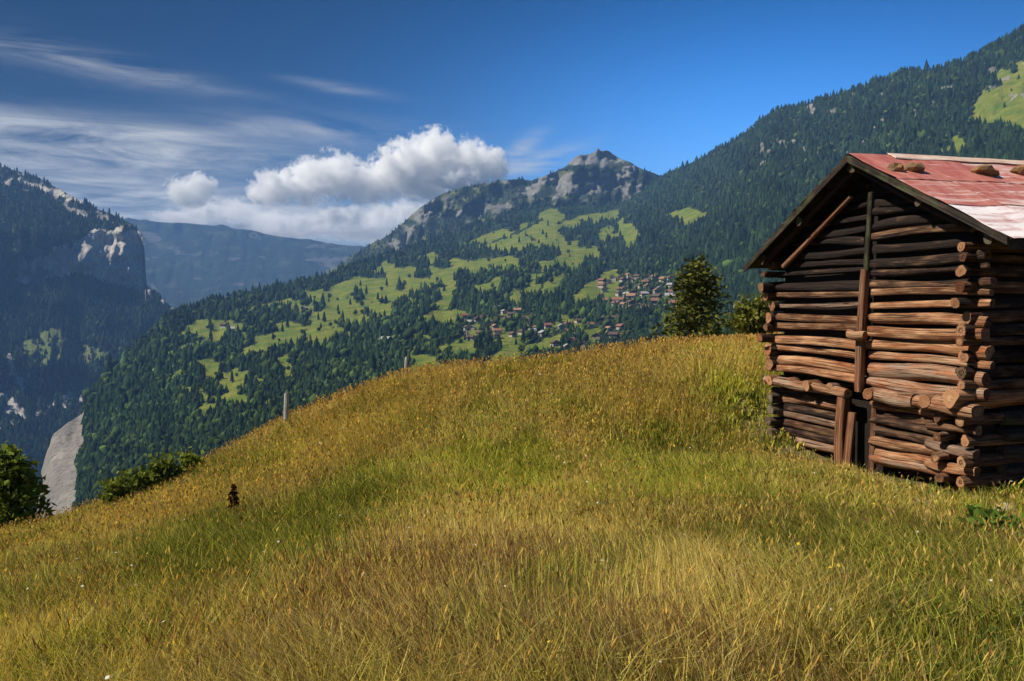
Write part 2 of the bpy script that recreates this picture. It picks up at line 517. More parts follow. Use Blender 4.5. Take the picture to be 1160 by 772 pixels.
def mB(U, Y, T):
    n = fbm(U / 9, Y / 14, 31, 4)
    rock = in_poly(CLIFF, U + (n - .5) * 20, Y + (n - .5) * 16) * (0.62 + 0.6 * np.clip((n - 0.22) * 2.8, 0, 1)) * np.clip((U + 20) / 90, 0.4, 1)
    rock = rock + in_poly(CLIFF, U, Y) * (U > 80) * 0.35 * (n > .34)
    rock = np.maximum(rock, in_poly(LOWCLIFF, U, Y) * np.clip((fbm(U / 6, Y / 9, 41, 3) - 0.38) * 4, 0, 1) * 0.8)
    rock = np.maximum(rock, ((np.abs(U - (8 + (Y - 400) * 0.35)) < 3) & (Y > 402) & (Y < 440)) * 0.9)
    streak = (np.abs(Y - (205 + (U - 20) * 0.32)) < 3.5) & (U > 20) & (U < 95)
    rock = np.maximum(rock, streak * 0.62)
    rock = np.maximum(rock, ((T > 0.955) & (fbm(U / 8, Y / 8, 47, 3) > 0.55)) * 0.5)
    green = in_poly(BGREEN, U + (n - .5) * 30, Y) * 0.9
    return green, rock


LB = Layer('cliff_mountain', -160, 262, 260, 150,
           [(-160, 176), (-60, 184), (0, 190), (22, 194), (40, 200), (70, 216), (100, 232), (125, 243), (140, 249), (155, 258), (161, 266), (164, 285),
            (166, 322), (180, 336), (198, 349), (212, 361), (262, 400)],
           [(-160, 660), (262, 660)], dB, 0.045, 51, 1.6, M['cliff'],
           'dark forested mountain with a sheer grey cliff band', mB, 1.5)

# rocky peak
LC = Layer('rocky_peak', 370, 800, 260, 60,
           [(370, 310), (395, 292), (420, 277), (440, 266), (470, 241), (490, 226), (505, 219), (525, 213), (545, 208), (560, 207), (580, 204), (600, 204),
            (618, 199), (632, 193), (641, 190), (650, 180), (657, 176), (668, 175), (674, 172), (677, 167), (680, 171), (688, 171), (692, 173), (705, 180), (722, 189), (738, 196), (760, 204), (800, 220)],
           [(370, 345), (500, 292), (640, 262), (800, 262)], lambda U, Y, T: 2850 + 500 * T - (U - 600) * 0.3, 0.075, 71, 2.0, M['peak'],
           'rocky grey peak above the tree line', lambda U, Y, T: (
               (fbm(U / 12, Y / 9, 77, 4) > 0.60) * 0.6 * (U < 655),
               np.clip(0.04 + (fbm(U / 14, Y / 12, 73, 4) - 0.45) * 2.2 + 0.55 * np.exp(-((U - 688) / 42) ** 2), 0, 1) * np.clip((T - 0.25) * 3, 0, 1)), 1.8)

# middle hillside with the alp and the village, and the long wooded slope to the right
ALPS = [
    [(478, 303), (520, 287), (560, 275), (600, 260), (624, 238), (640, 242), (652, 256), (668, 264), (662, 285), (640, 296), (600, 303), (560, 309), (520, 316),
     (492, 324), (470, 342), (440, 336), (412, 350), (392, 338), (398, 315), (440, 300)],
    [(340, 332), (400, 322), (392, 345), (440, 342), (452, 360), (420, 366), (400, 380), (360, 392), (325, 398), (296, 400), (325, 366), (338, 350)],
    [(212, 368), (228, 360), (250, 362), (300, 366), (334, 372), (312, 388), (262, 394), (222, 388)],
    [(232, 424), (258, 414), (292, 430), (277, 450), (252, 456), (232, 474), (218, 458)],
    [(466, 404), (520, 388), (596, 384), (600, 425), (540, 430), (470, 430)],
    [(758, 243), (792, 235), (806, 240), (776, 257)],
    [(1088, 134), (1112, 104), (1135, 86), (1175, 64), (1215, 120), (1170, 150), (1122, 146)],
    [(702, 256), (714, 252), (720, 272), (708, 284)],
    [(1060, 172), (1092, 158), (1096, 166), (1066, 180)],
]
VILLAGE = [[(672, 322), (700, 312), (762, 318), (768, 350), (704, 356), (680, 342)],
           [(522, 362), (560, 350), (604, 352), (612, 378), (560, 386), (522, 386)],
           [(610, 372), (660, 360), (706, 362), (712, 386), (650, 398), (616, 394)]]
PINN = [(48, 530), (58, 490), (80, 474), (97, 468), (94, 500), (88, 530), (87, 600), (40, 600)]


def dE(U, Y, T):
    dt = poly([(40, 1000), (120, 1250), (200, 1600), (400, 2300), (560, 3000), (700, 3300), (760, 3100), (860, 2600), (1000, 2200), (1160, 1900), (1420, 1500)], U)
    db = poly([(40, 640), (120, 520), (300, 420), (500, 520), (700, 640), (900, 640), (1160, 560), (1420, 500)], U)
    return db * (dt / db) ** (T ** 1.15)


def mE(U, Y, T):
    n = fbm(U / 18, Y / 12, 83, 4) - 0.5
    n2 = fbm(U / 18 + 40, Y / 12, 87, 4) - 0.5
    g = np.zeros(U.shape)
    for p in ALPS:
        g = np.maximum(g, in_poly(p, U + n * 34, Y + n2 * 22) * 1.0)
    for p in VILLAGE:
        g = np.maximum(g, in_poly(p, U + n * 20, Y + n2 * 14) * 0.42)
    clear = (fbm(U / 30 + 3, (Y + U * .35) / 11, 131, 4) > 0.525) & (U > 185) & (U < 700) & (Y < 400 + 60 * (U < 330)) & (T < .93)
    g = np.maximum(g, clear * .9)
    clump = (fbm(U / 24 + 8, Y / 12, 137, 4) > 0.575) & (U < 690)
    g = np.where(clump, g * .08, g)
    rock = in_poly(PINN, U + n * 10, Y) * 1.0
    crag = ((U > 860) & (T > 0.8) & (fbm(U / 9, Y / 9, 91, 3) > 0.70)) * 0.55
    return g, np.maximum(rock, crag)


ETOP = [(44, 545), (52, 515), (60, 492), (78, 478), (92, 470), (100, 452), (112, 438), (130, 420), (150, 398), (170, 378), (188, 364), (200, 356), (240, 341),
        (300, 329), (350, 318), (400, 301), (450, 284), (500, 268), (540, 254), (580, 240), (620, 233), (660, 228), (700, 222), (735, 208), (770, 191), (800, 176),
        (830, 160), (852, 146), (868, 130), (880, 124), (900, 122), (930, 113), (960, 104), (1000, 90), (1020, 82), (1050, 79), (1075, 74), (1090, 70),
        (1110, 60), (1130, 50), (1160, 34), (1250, -10), (1420, -80)]
LE = Layer('forested_hillside', 40, 1420, 520, 190, ETOP,
           [(40, 640), (200, 590), (320, 540), (420, 500), (520, 470), (620, 452), (860, 440), (1420, 450)], dE, 0.045, 95, 1.0, M['hill'],
           'long forested hillside with bright green alps', mE, 1.0)

# valley floor under everything
vf = big_mesh('valley_floor', np.array([[-8000, -1500, -900], [8000, -1500, -900], [8000, 7300, -900], [-8000, 7300, -900]], float), np.array([[0, 1, 2, 3]]))
tag(link('valley_floor', vf, M['valley']), 'deep valley floor below the meadow', None, None, 'structure')


# ------------------------------------------------------------------ trees of the far woods
def conifer_template(nside, tiers, seed):
    r = np.random.default_rng(seed)
    V, Fc = [], []
    for k in range(tiers):
        z0 = 0.05 + 0.78 * k / tiers
        z1 = min(1.0, z0 + 1.25 * (1 - z0) * 0.62 + 0.1)
        if k == tiers - 1: z1 = 1.0
        rad = 0.21 * (1 - z0) ** 0.85 + 0.012
        b = len(V)
        V.append((r.normal(0, .006), r.normal(0, .006), z1))
        for i in range(nside):
            a = 2 * math.pi * (i + 0.5 * (k % 2)) / nside + r.normal(0, .12)
            q = rad * (1 + r.normal(0, .22))
            V.append((q * math.cos(a), q * math.sin(a), z0 + r.normal(0, .025)))
        for i in range(nside):
            Fc.append((b, b + 1 + i, b + 1 + (i + 1) % nside))
    return np.array(V), np.array(Fc)


def blob_template(seed):
    bm = bmesh.new(); bmesh.ops.create_icosphere(bm, subdivisions=1, radius=1)
    r = np.random.default_rng(seed)
    bm.verts.ensure_lookup_table()
    V = np.array([v.co[:] for v in bm.verts]); Fc = np.array([[v.index for v in f.verts] for f in bm.faces])
    bm.free()
    V = V * (1 + r.normal(0, .2, (len(V), 1)))
    V = V * np.array([0.36, 0.36, 0.46]); V[:, 2] += 0.52
    return V, Fc


TEMPL = [conifer_template(6, 4, s) for s in (1, 2, 3)] + [blob_template(s) for s in (4, 5)]


def forest(name, label, pts, hts, kinds, tone):
    Vs, Fs, Cs, base = [], [], [], 0
    rot = RNG.uniform(0, 2 * math.pi, len(pts))
    for k, (tv, tf) in enumerate(TEMPL):
        s = np.where(kinds == k)[0]
        if not len(s): continue
        c, n_ = np.cos(rot[s])[:, None], np.sin(rot[s])[:, None]
        h = hts[s][:, None]
        wd = h * RNG.uniform(0.85, 1.35, (len(s), 1))
        x = (tv[None, :, 0] * c - tv[None, :, 1] * n_) * wd
        y = (tv[None, :, 0] * n_ + tv[None, :, 1] * c) * wd
        z = tv[None, :, 2] * h - 0.06 * h
        V = np.stack([x, y, z], -1) + pts[s][:, None, :]
        nv = len(tv)
        Fc = tf[None] + (np.arange(len(s)) * nv)[:, None, None] + base
        base += nv * len(s)
        Vs.append(V.reshape(-1, 3)); Fs.append(Fc.reshape(-1, 3))
        Cs.append(np.repeat(tone[s], nv, 0))
    V, Fc, Cc = np.concatenate(Vs), np.concatenate(Fs), np.concatenate(Cs)
    me = big_mesh(name, V, Fc, Cc)
    return tag(link(name, me, M['needle']), label, None, None, 'stuff')


def tones(n, base, broad):
    t = RNG.lognormal(0, 0.36, n)[:, None] * (0.45 + 1.15 * fbm(px / 24, py / 11, 301, 3))[:, None] if len(px) == n else RNG.lognormal(0, 0.4, n)[:, None]
    dark = np.array(base)[None] * t
    lt = np.array([0.040, 0.062, 0.014])[None] * t
    return np.where(broad[:, None], lt, dark)


def wood_points(L, n, xr, yr, keep):
    px = RNG.uniform(*xr, n); py = RNG.uniform(*yr, n)
    g, ok = L.sample(L.green, px, py)
    rk, _ = L.sample(L.rock, px, py)
    k = ok & keep(px, py, g, rk)
    px, py = px[k], py[k]
    P, _ = L.sample(L.P, px, py)
    return px, py, P


# hillside woods
px, py, P = wood_points(LE, 165000, (44, 1260), (-20, 640), lambda x, y, g, r: (RNG.uniform(0, 1, x.shape) > np.clip(g * 1.5, 0, 0.985)) & (r < 0.35) &
                        (y < np.interp(x, [40, 200, 320, 420, 520, 620, 860, 1260], [640, 600, 520, 470, 440, 420, 412, 410]) + 8))
d = np.linalg.norm(P - EYE, axis=1)
inalp, _ = LE.sample(LE.green, px, py)
broad = (RNG.uniform(0, 1, len(px)) < np.where((py > 300) & (px < 800), 0.30, 0.12) + 0.4 * (inalp > 0.3))
kinds = np.where(broad, RNG.integers(3, 5, len(px)), RNG.integers(0, 3, len(px)))
h = np.exp(RNG.normal(math.log(10.5), .30, len(px))) * np.where(broad, 0.7, 1.0) * np.where(inalp > .4, .8, 1) * np.clip(d / 1100, 0.6, 1.25)
forest('hillside_forest', 'dark conifer forest covering the long hillside', P, h, kinds, tones(len(px), (0.017, 0.031, 0.012), broad))
# row along the hillside crest
ux = np.sort(RNG.uniform(100, 1240, 1500))
P, _ = LE.sample(LE.P, ux, np.interp(ux, LE.uarr, LE.ytop) + 1.2)
k = vnoise(ux / 11, ux * 0, 5) > 0.3
P = P[k]; dd = np.linalg.norm(P - EYE, axis=1)
forest('crest_forest', 'uneven row of conifers along the hillside crest', P, RNG.uniform(8, 20, len(P)), RNG.integers(0, 3, len(P)), tones(len(P), (0.015, 0.028, 0.011), np.zeros(len(P), bool)))
# left mountain
px, py, P = wood_points(LB, 30000, (-60, 225), (185, 640), lambda x, y, g, r: (RNG.uniform(0, 1, x.shape) > np.clip(g, 0, .96)) & (r < 0.22))
broad = RNG.uniform(0, 1, len(px)) < 0.12
forest('cliff_mountain_forest', 'dark forest on the cliff mountain across the valley', P, RNG.uniform(10, 24, len(px)) * np.where(broad, .6, 1),
       np.where(broad, 3, RNG.integers(0, 3, len(px))), tones(len(px), (0.011, 0.018, 0.010), broad))
# below the rocky peak
px, py, P = wood_points(LC, 9000, (380, 790), (170, 300), lambda x, y, g, r: (r < 0.30))
forest('peak_forest', 'thin forest climbing towards the rocky peak', P, RNG.uniform(8, 18, len(px)), RNG.integers(0, 3, len(px)), tones(len(px), (0.014, 0.022, 0.011), np.zeros(len(px), bool)))


# ------------------------------------------------------------------ single trees on the alps
def tree_parts(template, tone, name_seed):
    """one conifer or broadleaf tree of unit height: trunk and crown meshes made of many small sprays"""
    r = np.random.default_rng(name_seed)
    V, Fc = [], []
    if template == 'conifer':
        for k in range(150):
            z = 0.10 + 0.88 * (k / 150) ** 0.9
            rad = 0.24 * (1 - z) ** 0.8 + 0.015
            a = r.uniform(0, 6.283); q = rad * r.uniform(0.75, 1.15)
            c, s = math.cos(a), math.sin(a)
            w = 0.05 + 0.05 * (1 - z); dz = r.uniform(0.02, 0.09)
            b = len(V)
            V += [(0.15 * q * c, 0.15 * q * s, z + dz * .6), (q * .7 * c - w * s, q * .7 * s + w * c, z - .01), (q * c, q * s, z - dz), (q * .7 * c + w * s, q * .7 * s - w * c, z - .01)]
            Fc.append((b, b + 1, b + 2, b + 3))
    else:
        for k in range(170):
            v = r.normal(0, 1, 3); v /= np.linalg.norm(v)
            lump = 1 + 0.25 * math.sin(v[0] * 4 + name_seed) * math.cos(v[2] * 5)
            p = v * np.array([0.34, 0.34, 0.36]) * lump * r.uniform(0.7, 1.05) + np.array([0, 0, 0.58])
            t1 = np.cross(v, r.normal(0, 1, 3)); t1 /= np.linalg.norm(t1); t2 = np.cross(v + r.normal(0, .6, 3), t1); t2 /= np.linalg.norm(t2)
            s = r.uniform(0.05, 0.1)
            b = len(V)
            V += [tuple(p + t1 * s), tuple(p + t2 * s), tuple(p - t1 * s), tuple(p - t2 * s)]
            Fc.append((b, b + 1, b + 2, b + 3))
    V = np.array(V)
    tn = np.repeat(r.lognormal(0, .25, (len(V) // 4, 1)), 4, 0)
    crown = big_mesh('crown', V, np.array(Fc), np.array(tone)[None] * tn)
    n = 6
    a = np.arange(n) * 2 * math.pi / n
    tv = np.concatenate([np.stack([rr * np.cos(a), rr * np.sin(a), np.full(n, z)], -1) for z, rr in ((-0.06, 0.028), (0.45, 0.018), (0.9, 0.004))])
    tf = [(i + n * q, (i + 1) % n + n * q, (i + 1) % n + n * (q + 1), i + n * (q + 1)) for q in range(2) for i in range(n)]
    trunk = big_mesh('trunk', tv, np.array(tf))
    return crown, trunk


PROTO = {'conifer': [tree_parts('conifer', (0.022, 0.038, 0.014), s) for s in (1, 2)], 'broadleaf_tree': [tree_parts('broadleaf', (0.05, 0.08, 0.018), s) for s in (3, 4)]}


def plant_tree(kind, P, h, label, cat, group, i):
    cr, tr = PROTO[kind][i % 2]
    r = empty(kind, P, random.uniform(0, 6.28))
    r.scale = (h * random.uniform(.9, 1.2),) * 2 + (h,)
    tag(r, label, cat, group)
    link('crown', cr, M['needle'] if kind == 'conifer' else M['leaf'], r)
    link('trunk', tr, M['bark'], r)
    return r


ALPNAME = ['on the high alp under the rocky peak', 'on the middle alp', 'on the small left alp', 'on the steep low alp', 'on the pasture just past the meadow crest']
cnt = [34, 16, 9, 8, 6]
for ai in range(5):
    p = np.array(ALPS[ai]); placed = []
    tries = 0
    while len(placed) < cnt[ai] and tries < 4000:
        tries += 1
        x, y = random.uniform(p[:, 0].min(), p[:, 0].max()), random.uniform(p[:, 1].min(), p[:, 1].max())
        if ai == 4 and y > 408: continue
        if not in_poly(ALPS[ai], np.array([x]), np.array([y]))[0]: continue
        if any((x - a) ** 2 + (y - b) ** 2 < 50 for a, b in placed): continue
        placed.append((x, y))
        P, ok = LE.sample(LE.P, np.array([x]), np.array([y]))
        kd = 'conifer' if random.random() < 0.6 else 'broadleaf_tree'
        hh = random.uniform(11, 20) if kd == 'conifer' else random.uniform(8, 13)
        plant_tree(kd, P[0], hh, ('slim dark conifer standing free ' if kd == 'conifer' else 'round green broadleaf tree standing free ') + ALPNAME[ai],
                   'tree', ('conifers ' if kd == 'conifer' else 'broadleaf trees ') + ALPNAME[ai], tries)


# ------------------------------------------------------------------ village
def chalet_meshes(roofc, wallc):
    bm = bmesh.new()
    w, l, hw, hr = 4.6, 5.4, 5.2, 3.0
    def box(x0, x1, y0, y1, z0, z1, mi):
        r = bmesh.ops.create_cube(bm, size=1)
        for v in r['verts']: v.co = Vector((x0 if v.co.x < 0 else x1, y0 if v.co.y < 0 else y1, z0 if v.co.z < 0 else z1))
        for f in {f for v in r['verts'] for f in v.link_faces}: f.material_index = mi
    box(-w, w, -l, l, -4, 2.4, 0)
    vs = [bm.verts.new(c) for c in ((-w, -l, 2.4), (w, -l, 2.4), (w, -l, hw), (0, -l, hw + hr * .9), (-w, -l, hw), (-w, l, 2.4), (w, l, 2.4), (w, l, hw), (0, l, hw + hr * .9), (-w, l, hw))]
    for f in ((0, 1, 2, 3, 4), (9, 8, 7, 6, 5), (0, 4, 9, 5), (1, 6, 7, 2)):
        bm.faces.new([vs[i] for i in f]).material_index = 1
    # window openings with pale shutters, on every side
    for sx in (-1, 1):
        for y in (-3.2, 0, 3.2):
            box(sx * w - .06, sx * w + .06, y - .6, y + .6, 0.4, 1.7, 2); box(sx * w - .06, sx * w + .06, y - .6, y + .6, 3.2, 4.5, 2)
    for x in (-2.6, 0, 2.6):
        box(x - .6, x + .6, -l - .06, -l + .06, 0.4, 1.7, 2); box(x - .6, x + .6, -l - .06, -l + .06, 3.2, 4.5, 2)
    me = bpy.data.meshes.new('wall'); bm.to_mesh(me); bm.free()
    for m in (M['plaster'], wallc, M['pane']): me.materials.append(m)
    bm = bmesh.new()
    ov, ex, th = 1.3, 1.2, 0.35
    sl = hr * .9 / w
    for sx in (-1, 1):
        q = [(0, hw + hr * .9 + .15), (sx * (w + ov), hw + .15 - sl * ov)]
        vv = []
        for y in (-l - ex, l + ex):
            for (x, z) in q: vv += [bm.verts.new((x, y, z)), bm.verts.new((x, y, z + th))]
        for f in ((0, 1, 3, 2), (4, 6, 7, 5), (1, 5, 7, 3), (0, 2, 6, 4), (2, 3, 7, 6), (0, 4, 5, 1)):
            bm.faces.new([vv[i] for i in f])
    bmesh.ops.recalc_face_normals(bm, faces=bm.faces)
    rf = bpy.data.meshes.new('roof'); bm.to_mesh(rf); bm.free()
    rf.materials.append(roofc)
    bm = bmesh.new()
    r = bmesh.ops.create_cube(bm, size=1)
    for v in r['verts']: v.co = Vector((1.6 + v.co.x * .9, 1.5 + v.co.y * .9, hw + 2.0 + v.co.z * 2.6))
    ch = bpy.data.meshes.new('chimney'); bm.to_mesh(ch); bm.free(); ch.materials.append(M['plaster'])
    return me, rf, ch


M['plaster'] = mat_plain('chalet_plaster', (0.40, 0.36, 0.30), (0.50, 0.46, 0.40), 0.3, 0.9, 0.01)
M['pane'] = mat_plain('chalet_window', (0.03, 0.03, 0.035), (0.06, 0.05, 0.05), 0.5, 0.4, 0.01, 0.5)
ROOFS = {'red-brown': mat_plain('red_brown_tiles', (0.17, 0.075, 0.05), (0.23, 0.11, 0.075), 0.5, 0.9, 0.03),
         'dark brown': mat_plain('dark_tiles', (0.075, 0.05, 0.035), (0.13, 0.085, 0.06), 0.5, 0.9, 0.03),
         'pale grey': mat_plain('grey_slates', (0.26, 0.25, 0.245), (0.34, 0.325, 0.31), 0.5, 0.8, 0.03),
         'orange': mat_plain('orange_tiles', (0.27, 0.14, 0.085), (0.33, 0.19, 0.12), 0.5, 0.9, 0.03)}
WALLS = [mat_plain('chalet_timber', (0.16, 0.075, 0.035), (0.22, 0.11, 0.055), 0.5, 0.9, 0.01), mat_plain('chalet_cream', (0.42, 0.36, 0.28), (0.48, 0.42, 0.34), 0.4, 0.9, 0.01)]
HOUSE = {}
for rn, rm in ROOFS.items():
    for wi, wn in enumerate(('timber', 'cream')):
        HOUSE[(rn, wn)] = chalet_meshes(rm, WALLS[wi])


def house(px, py, rn, wn, where, s):
    P, ok = LE.sample(LE.P, np.array([px]), np.array([py]))
    if not ok[0]: return
    r = empty('chalet', P[0], random.choice((0.2, 0.5, -0.3, 1.4, 1.9, 0.9)) + random.uniform(-.2, .2))
    r.scale = (s, s, s)
    tag(r, f'small {wn} chalet with {rn} roof {where}', 'house', f'{rn} roofed {wn} chalets {where}')
    me, rf, ch = HOUSE[(rn, wn)]
    link('wall', me, [], r)
    q = link('roof', rf, [], r)
    link('chimney', ch, [], q)


WHERE = ['in the upper village cluster', 'in the village end above the pasture', 'in the lower village behind the crest']
for vi, (n, sp_) in enumerate(((42, 40), (32, 48), (20, 70))):
    p = np.array(VILLAGE[vi]); placed = []; tries = 0
    while len(placed) < n and tries < 5000:
        tries += 1
        x, y = random.uniform(p[:, 0].min(), p[:, 0].max()), random.uniform(p[:, 1].min(), p[:, 1].max())
        if not in_poly(VILLAGE[vi], np.array([x]), np.array([y]))[0]: continue
        if any((x - a) ** 2 + ((y - b) * 1.5) ** 2 < sp_ for a, b in placed): continue
        placed.append((x, y))
        rn = random.choices(list(ROOFS), ([4, 2, 1.4, 3] if vi == 0 else [3, 5, 2, 1]))[0]
        house(x, y, rn, random.choices(('timber', 'cream'), ((1, 2.2) if vi == 0 else (2, 1)))[0], WHERE[vi], random.uniform(0.8, 1.15) if vi == 0 else random.uniform(.65, .85))
for (x, y, rn, wn, wh) in ((597, 269, 'pale grey', 'timber', 'alone in the middle of the high alp'), (604, 273, 'dark brown', 'timber', 'beside the lone hut on the high alp'),
                           (345, 352, 'pale grey', 'timber', 'at the top of the middle alp'), (254, 371, 'dark brown', 'timber', 'on the small left alp'),
                           (262, 376, 'pale grey', 'cream', 'on the small left alp'), (437, 389, 'pale grey', 'timber', 'in the dark woods above the crest'),
                           (838, 350, 'pale grey', 'cream', 'between the bushy conifer and the barn'), (846, 357, 'red-brown', 'timber', 'just left of the log barn')):
    house(x, y, rn, wn, wh, 1.0)
# ------------------------------------------------------------------ the meadow
CREST = [(x_, y_ + dy_, d_) for (x_, y_, d_), dy_ in zip([(-160, 640, 15.5), (0, 605, 16.5), (100, 573, 17.5), (200, 539, 18.5), (320, 486, 19.5), (420, 440, 20.5), (500, 421, 21), (580, 415, 22), (700, 402, 23), (790, 394, 24), (850, 388, 24.5), (940, 386, 26), (1100, 392, 27), (1300, 400, 27)], (34, 34, 30, 25, 11, 10, 12, 12, 11, 9, 8, 8, 8, 8))]
ctrl = []
for (x, y, d) in CREST:
    p = at(x, y, d); ctrl.append(p)
    for ex, dz in ((5, 1.1), (14, 6.5), (36, 26)):
        q = at(x, y, d + ex); q[2] = p[2] - dz; ctrl.append(q)
for (x, y, d) in ((580, 772, 4.1), (0, 772, 4.8), (1160, 772, 4.0), (868, 500, 16.0), (1000, 540, 13.6), (1112, 566, 11.8), (1200, 590, 10.6), (850, 440, 17.0), (850, 560, 11.0), (300, 620, 9.5), (580, 600, 9.0), (1050, 660, 6.4)):
    ctrl.append(at(x, y, d))
ctrl += [np.array(p) for p in ((0, 0, 0.0), (-5, -1, -1.1), (6, 0, 0.2), (0, -8, 0.3), (-14, 2, -3.4), (9.5, 15.5, -0.72), (11.5, 12.5, -0.75), (10.5, 18.5, -0.6), (14, 6, -0.3))]
ctrl = np.array(ctrl)


def tps_kernel(r2):
    return np.where(r2 < 1e-9, 0, 0.5 * r2 * np.log(np.maximum(r2, 1e-9)))


nC = len(ctrl)
dx = ctrl[:, None, :2] - ctrl[None, :, :2]
K = tps_kernel((dx ** 2).sum(-1)) + np.eye(nC) * 0.5
A = np.zeros((nC + 3, nC + 3)); A[:nC, :nC] = K
A[:nC, nC] = 1; A[:nC, nC + 1:] = ctrl[:, :2]; A[nC, :nC] = 1; A[nC + 1:, :nC] = ctrl[:, :2].T
sol = np.linalg.solve(A, np.concatenate([ctrl[:, 2], np.zeros(3)]))


def ground(x, y):
    x, y = np.asarray(x, float), np.asarray(y, float)
    z = sol[nC] + sol[nC + 1] * x + sol[nC + 2] * y
    for i in range(nC):
        z = z + sol[i] * tps_kernel((x - ctrl[i, 0]) ** 2 + (y - ctrl[i, 1]) ** 2)
    return z + (fbm(x * .55, y * .55, 61, 3) - 0.5) * 0.22


gx, gy = np.arange(-30, 40.01, 0.4), np.arange(-9, 64.01, 0.4)
GX, GY = np.meshgrid(gx, gy, indexing='ij')
GZ = ground(GX, GY)
idx = np.arange(GX.size).reshape(GX.shape)
Fc = np.stack([idx[:-1, :-1], idx[1:, :-1], idx[1:, 1:], idx[:-1, 1:]], -1).reshape(-1, 4)
me = big_mesh('meadow', np.stack([GX, GY, GZ], -1).reshape(-1, 3), Fc, None, True)
tag(link('meadow', me, M['soil']), 'grassy hill falling away to the valley', None, None, 'structure')

# barn frame: local x along the gable wall (left corner to right corner), local y to the back
BARN = np.array([5.87, 14.1, -0.77]); BX, BY = np.array([0.34, -0.94]), np.array([0.94, 0.34])
BX /= np.linalg.norm(BX); BY = np.array([-BX[1], BX[0]])


def to_barn(x, y):
    rx, ry = x - BARN[0], y - BARN[1]
    return rx * BX[0] + ry * BX[1], rx * BY[0] + ry * BY[1]


def barn_pt(x, y, z):
    return np.array([BARN[0] + BX[0] * x + BY[0] * y, BARN[1] + BX[1] * x + BY[1] * y, BARN[2] + z])


# ------------------------------------------------------------------ grass (stuff)
def scatter(n, dmin, dmax, power=1.0):
    d = dmin + (dmax - dmin) * RNG.uniform(0, 1, n) ** power
    px = RNG.uniform(-130, 1290, n)
    x = (px - W / 2) / F * d; y = d
    bx, by = to_barn(x, y)
    keep = ~((bx > -2.2) & (bx < 2.3) & (by > 0.05) & (by < 5.4))
    bare = (bx > -1.6) & (bx < 2.9) & (by > -0.9) & (by <= 0.05) & (RNG.uniform(0, 1, n) < 0.72)
    keep &= ~bare
    for spx, sd in ((1054, 11.2), (1142, 10.6)):      # trodden, grassless spots around the two pale stones
        keep &= ~((np.abs(px - spx) < 42) & (d < sd + .3) & (d > sd - 1.1) & (RNG.uniform(0, 1, n) < .9))
    return x[keep], y[keep], d[keep], px[keep]


C_ = {k: np.array(v) for k, v in dict(straw=(0.64, 0.49, 0.13), orange=(0.60, 0.385, 0.11), green=(0.20, 0.185, 0.032), lime=(0.50, 0.44, 0.065), dark=(0.05, 0.075, 0.015),
                                     red=(0.24, 0.125, 0.06), tan=(0.42, 0.30, 0.14)).items()}


def meadow_mix(x, y, d, px):
    """how dry (straw) or lush each spot is, its own tint, and a painted sunlit patch"""
    a = fbm(x * .32 + 3, y * .22, 201, 4); b = fbm(x * .9, y * .6, 207, 3); c = fbm(x * .22 + 9, y * .3 + 4, 211, 3)
    crest = np.clip((d - 15) / 7, 0, 1)
    bx_, by_ = to_barn(x, y)
    dry = np.clip(0.32 + (a - .5) * 2.6 + (b - .5) * 2.0 + 0.50 * crest + 0.22 * np.clip((8 - d) / 5, 0, 1), 0.04, 0.97)
    barnside = np.exp(-(((px - 860) / 50) ** 2)) * np.clip((d - 11) / 4, 0, 1) * (d < 16.8)
    front = np.exp(-((bx_ - .4) / 2.2) ** 2 - ((by_ + 1.2) / 1.1) ** 2)
    dry = np.clip(dry + .5 * front + .16 * np.clip((px - 700) / 300, 0, 1), 0.03, 0.97)
    sun_tint = np.exp(-((px - 835) / 70) ** 2 - ((d - 20) / 3.5) ** 2)  # sunlit patch left of the barn, put into the grass colour as lime
    c = c + sun_tint * .6
    lime = np.clip((c - .5) * 4 + 0.25, 0, 1)
    return dry, lime, b, crest


def blade_colours(x, y, d, px):
    n = len(x)
    dry, lime, b, crest = meadow_mix(x, y, d, px)
    r = RNG.uniform(0, 1, n); r2 = RNG.uniform(0, 1, n)
    isdry = r < dry
    redp = np.clip((fbm(x * .5 + 30, y * .4, 221, 3) - .46) * 5, 0, 1) * np.clip((15 - d) / 6, 0, 1)
    dc = np.where((r2 < 0.25 + 0.35 * crest)[:, None], C_['orange'], np.where((r2 < .75)[:, None], C_['straw'], C_['tan']))
    dc = np.where((RNG.uniform(0, 1, n) < redp * .7)[:, None], C_['red'], dc)
    gc = np.where((r2 < .25 + lime * .65)[:, None], C_['lime'], np.where((r2 < .82)[:, None], C_['green'], C_['dark']))
    c = np.where(isdry[:, None], dc, gc)
    return c * RNG.lognormal(0, 0.22, n)[:, None], isdry


def ribbons(x, y, z, h, w, lean, phi, face, col, tipcol):
    n = len(x)
    lx, ly = np.cos(phi) * lean, np.sin(phi) * lean
    wx, wy = np.cos(face) * w * .5, np.sin(face) * w * .5
    root = np.stack([x, y, z - 0.02], -1)
    mid = root + np.stack([lx * .32, ly * .32, h * .58], -1)
    tip = root + np.stack([lx, ly, h * np.sqrt(np.clip(1 - (lean / h) ** 2 * .6, .15, 1))], -1)
    wv = np.stack([wx, wy, np.zeros(n)], -1)
    V = np.stack([root - wv, root + wv, mid + wv * .85, mid - wv * .85, tip], 1).reshape(-1, 3)
    b = (np.arange(n) * 5)[:, None]
    Fc = np.concatenate([b + np.array([[0, 1, 2]]), b + np.array([[0, 2, 3]]), b + np.array([[3, 2, 4]])])
    Cc = np.stack([col, col, col, col, tipcol], 1).reshape(-1, 3)
    return V, Fc, Cc


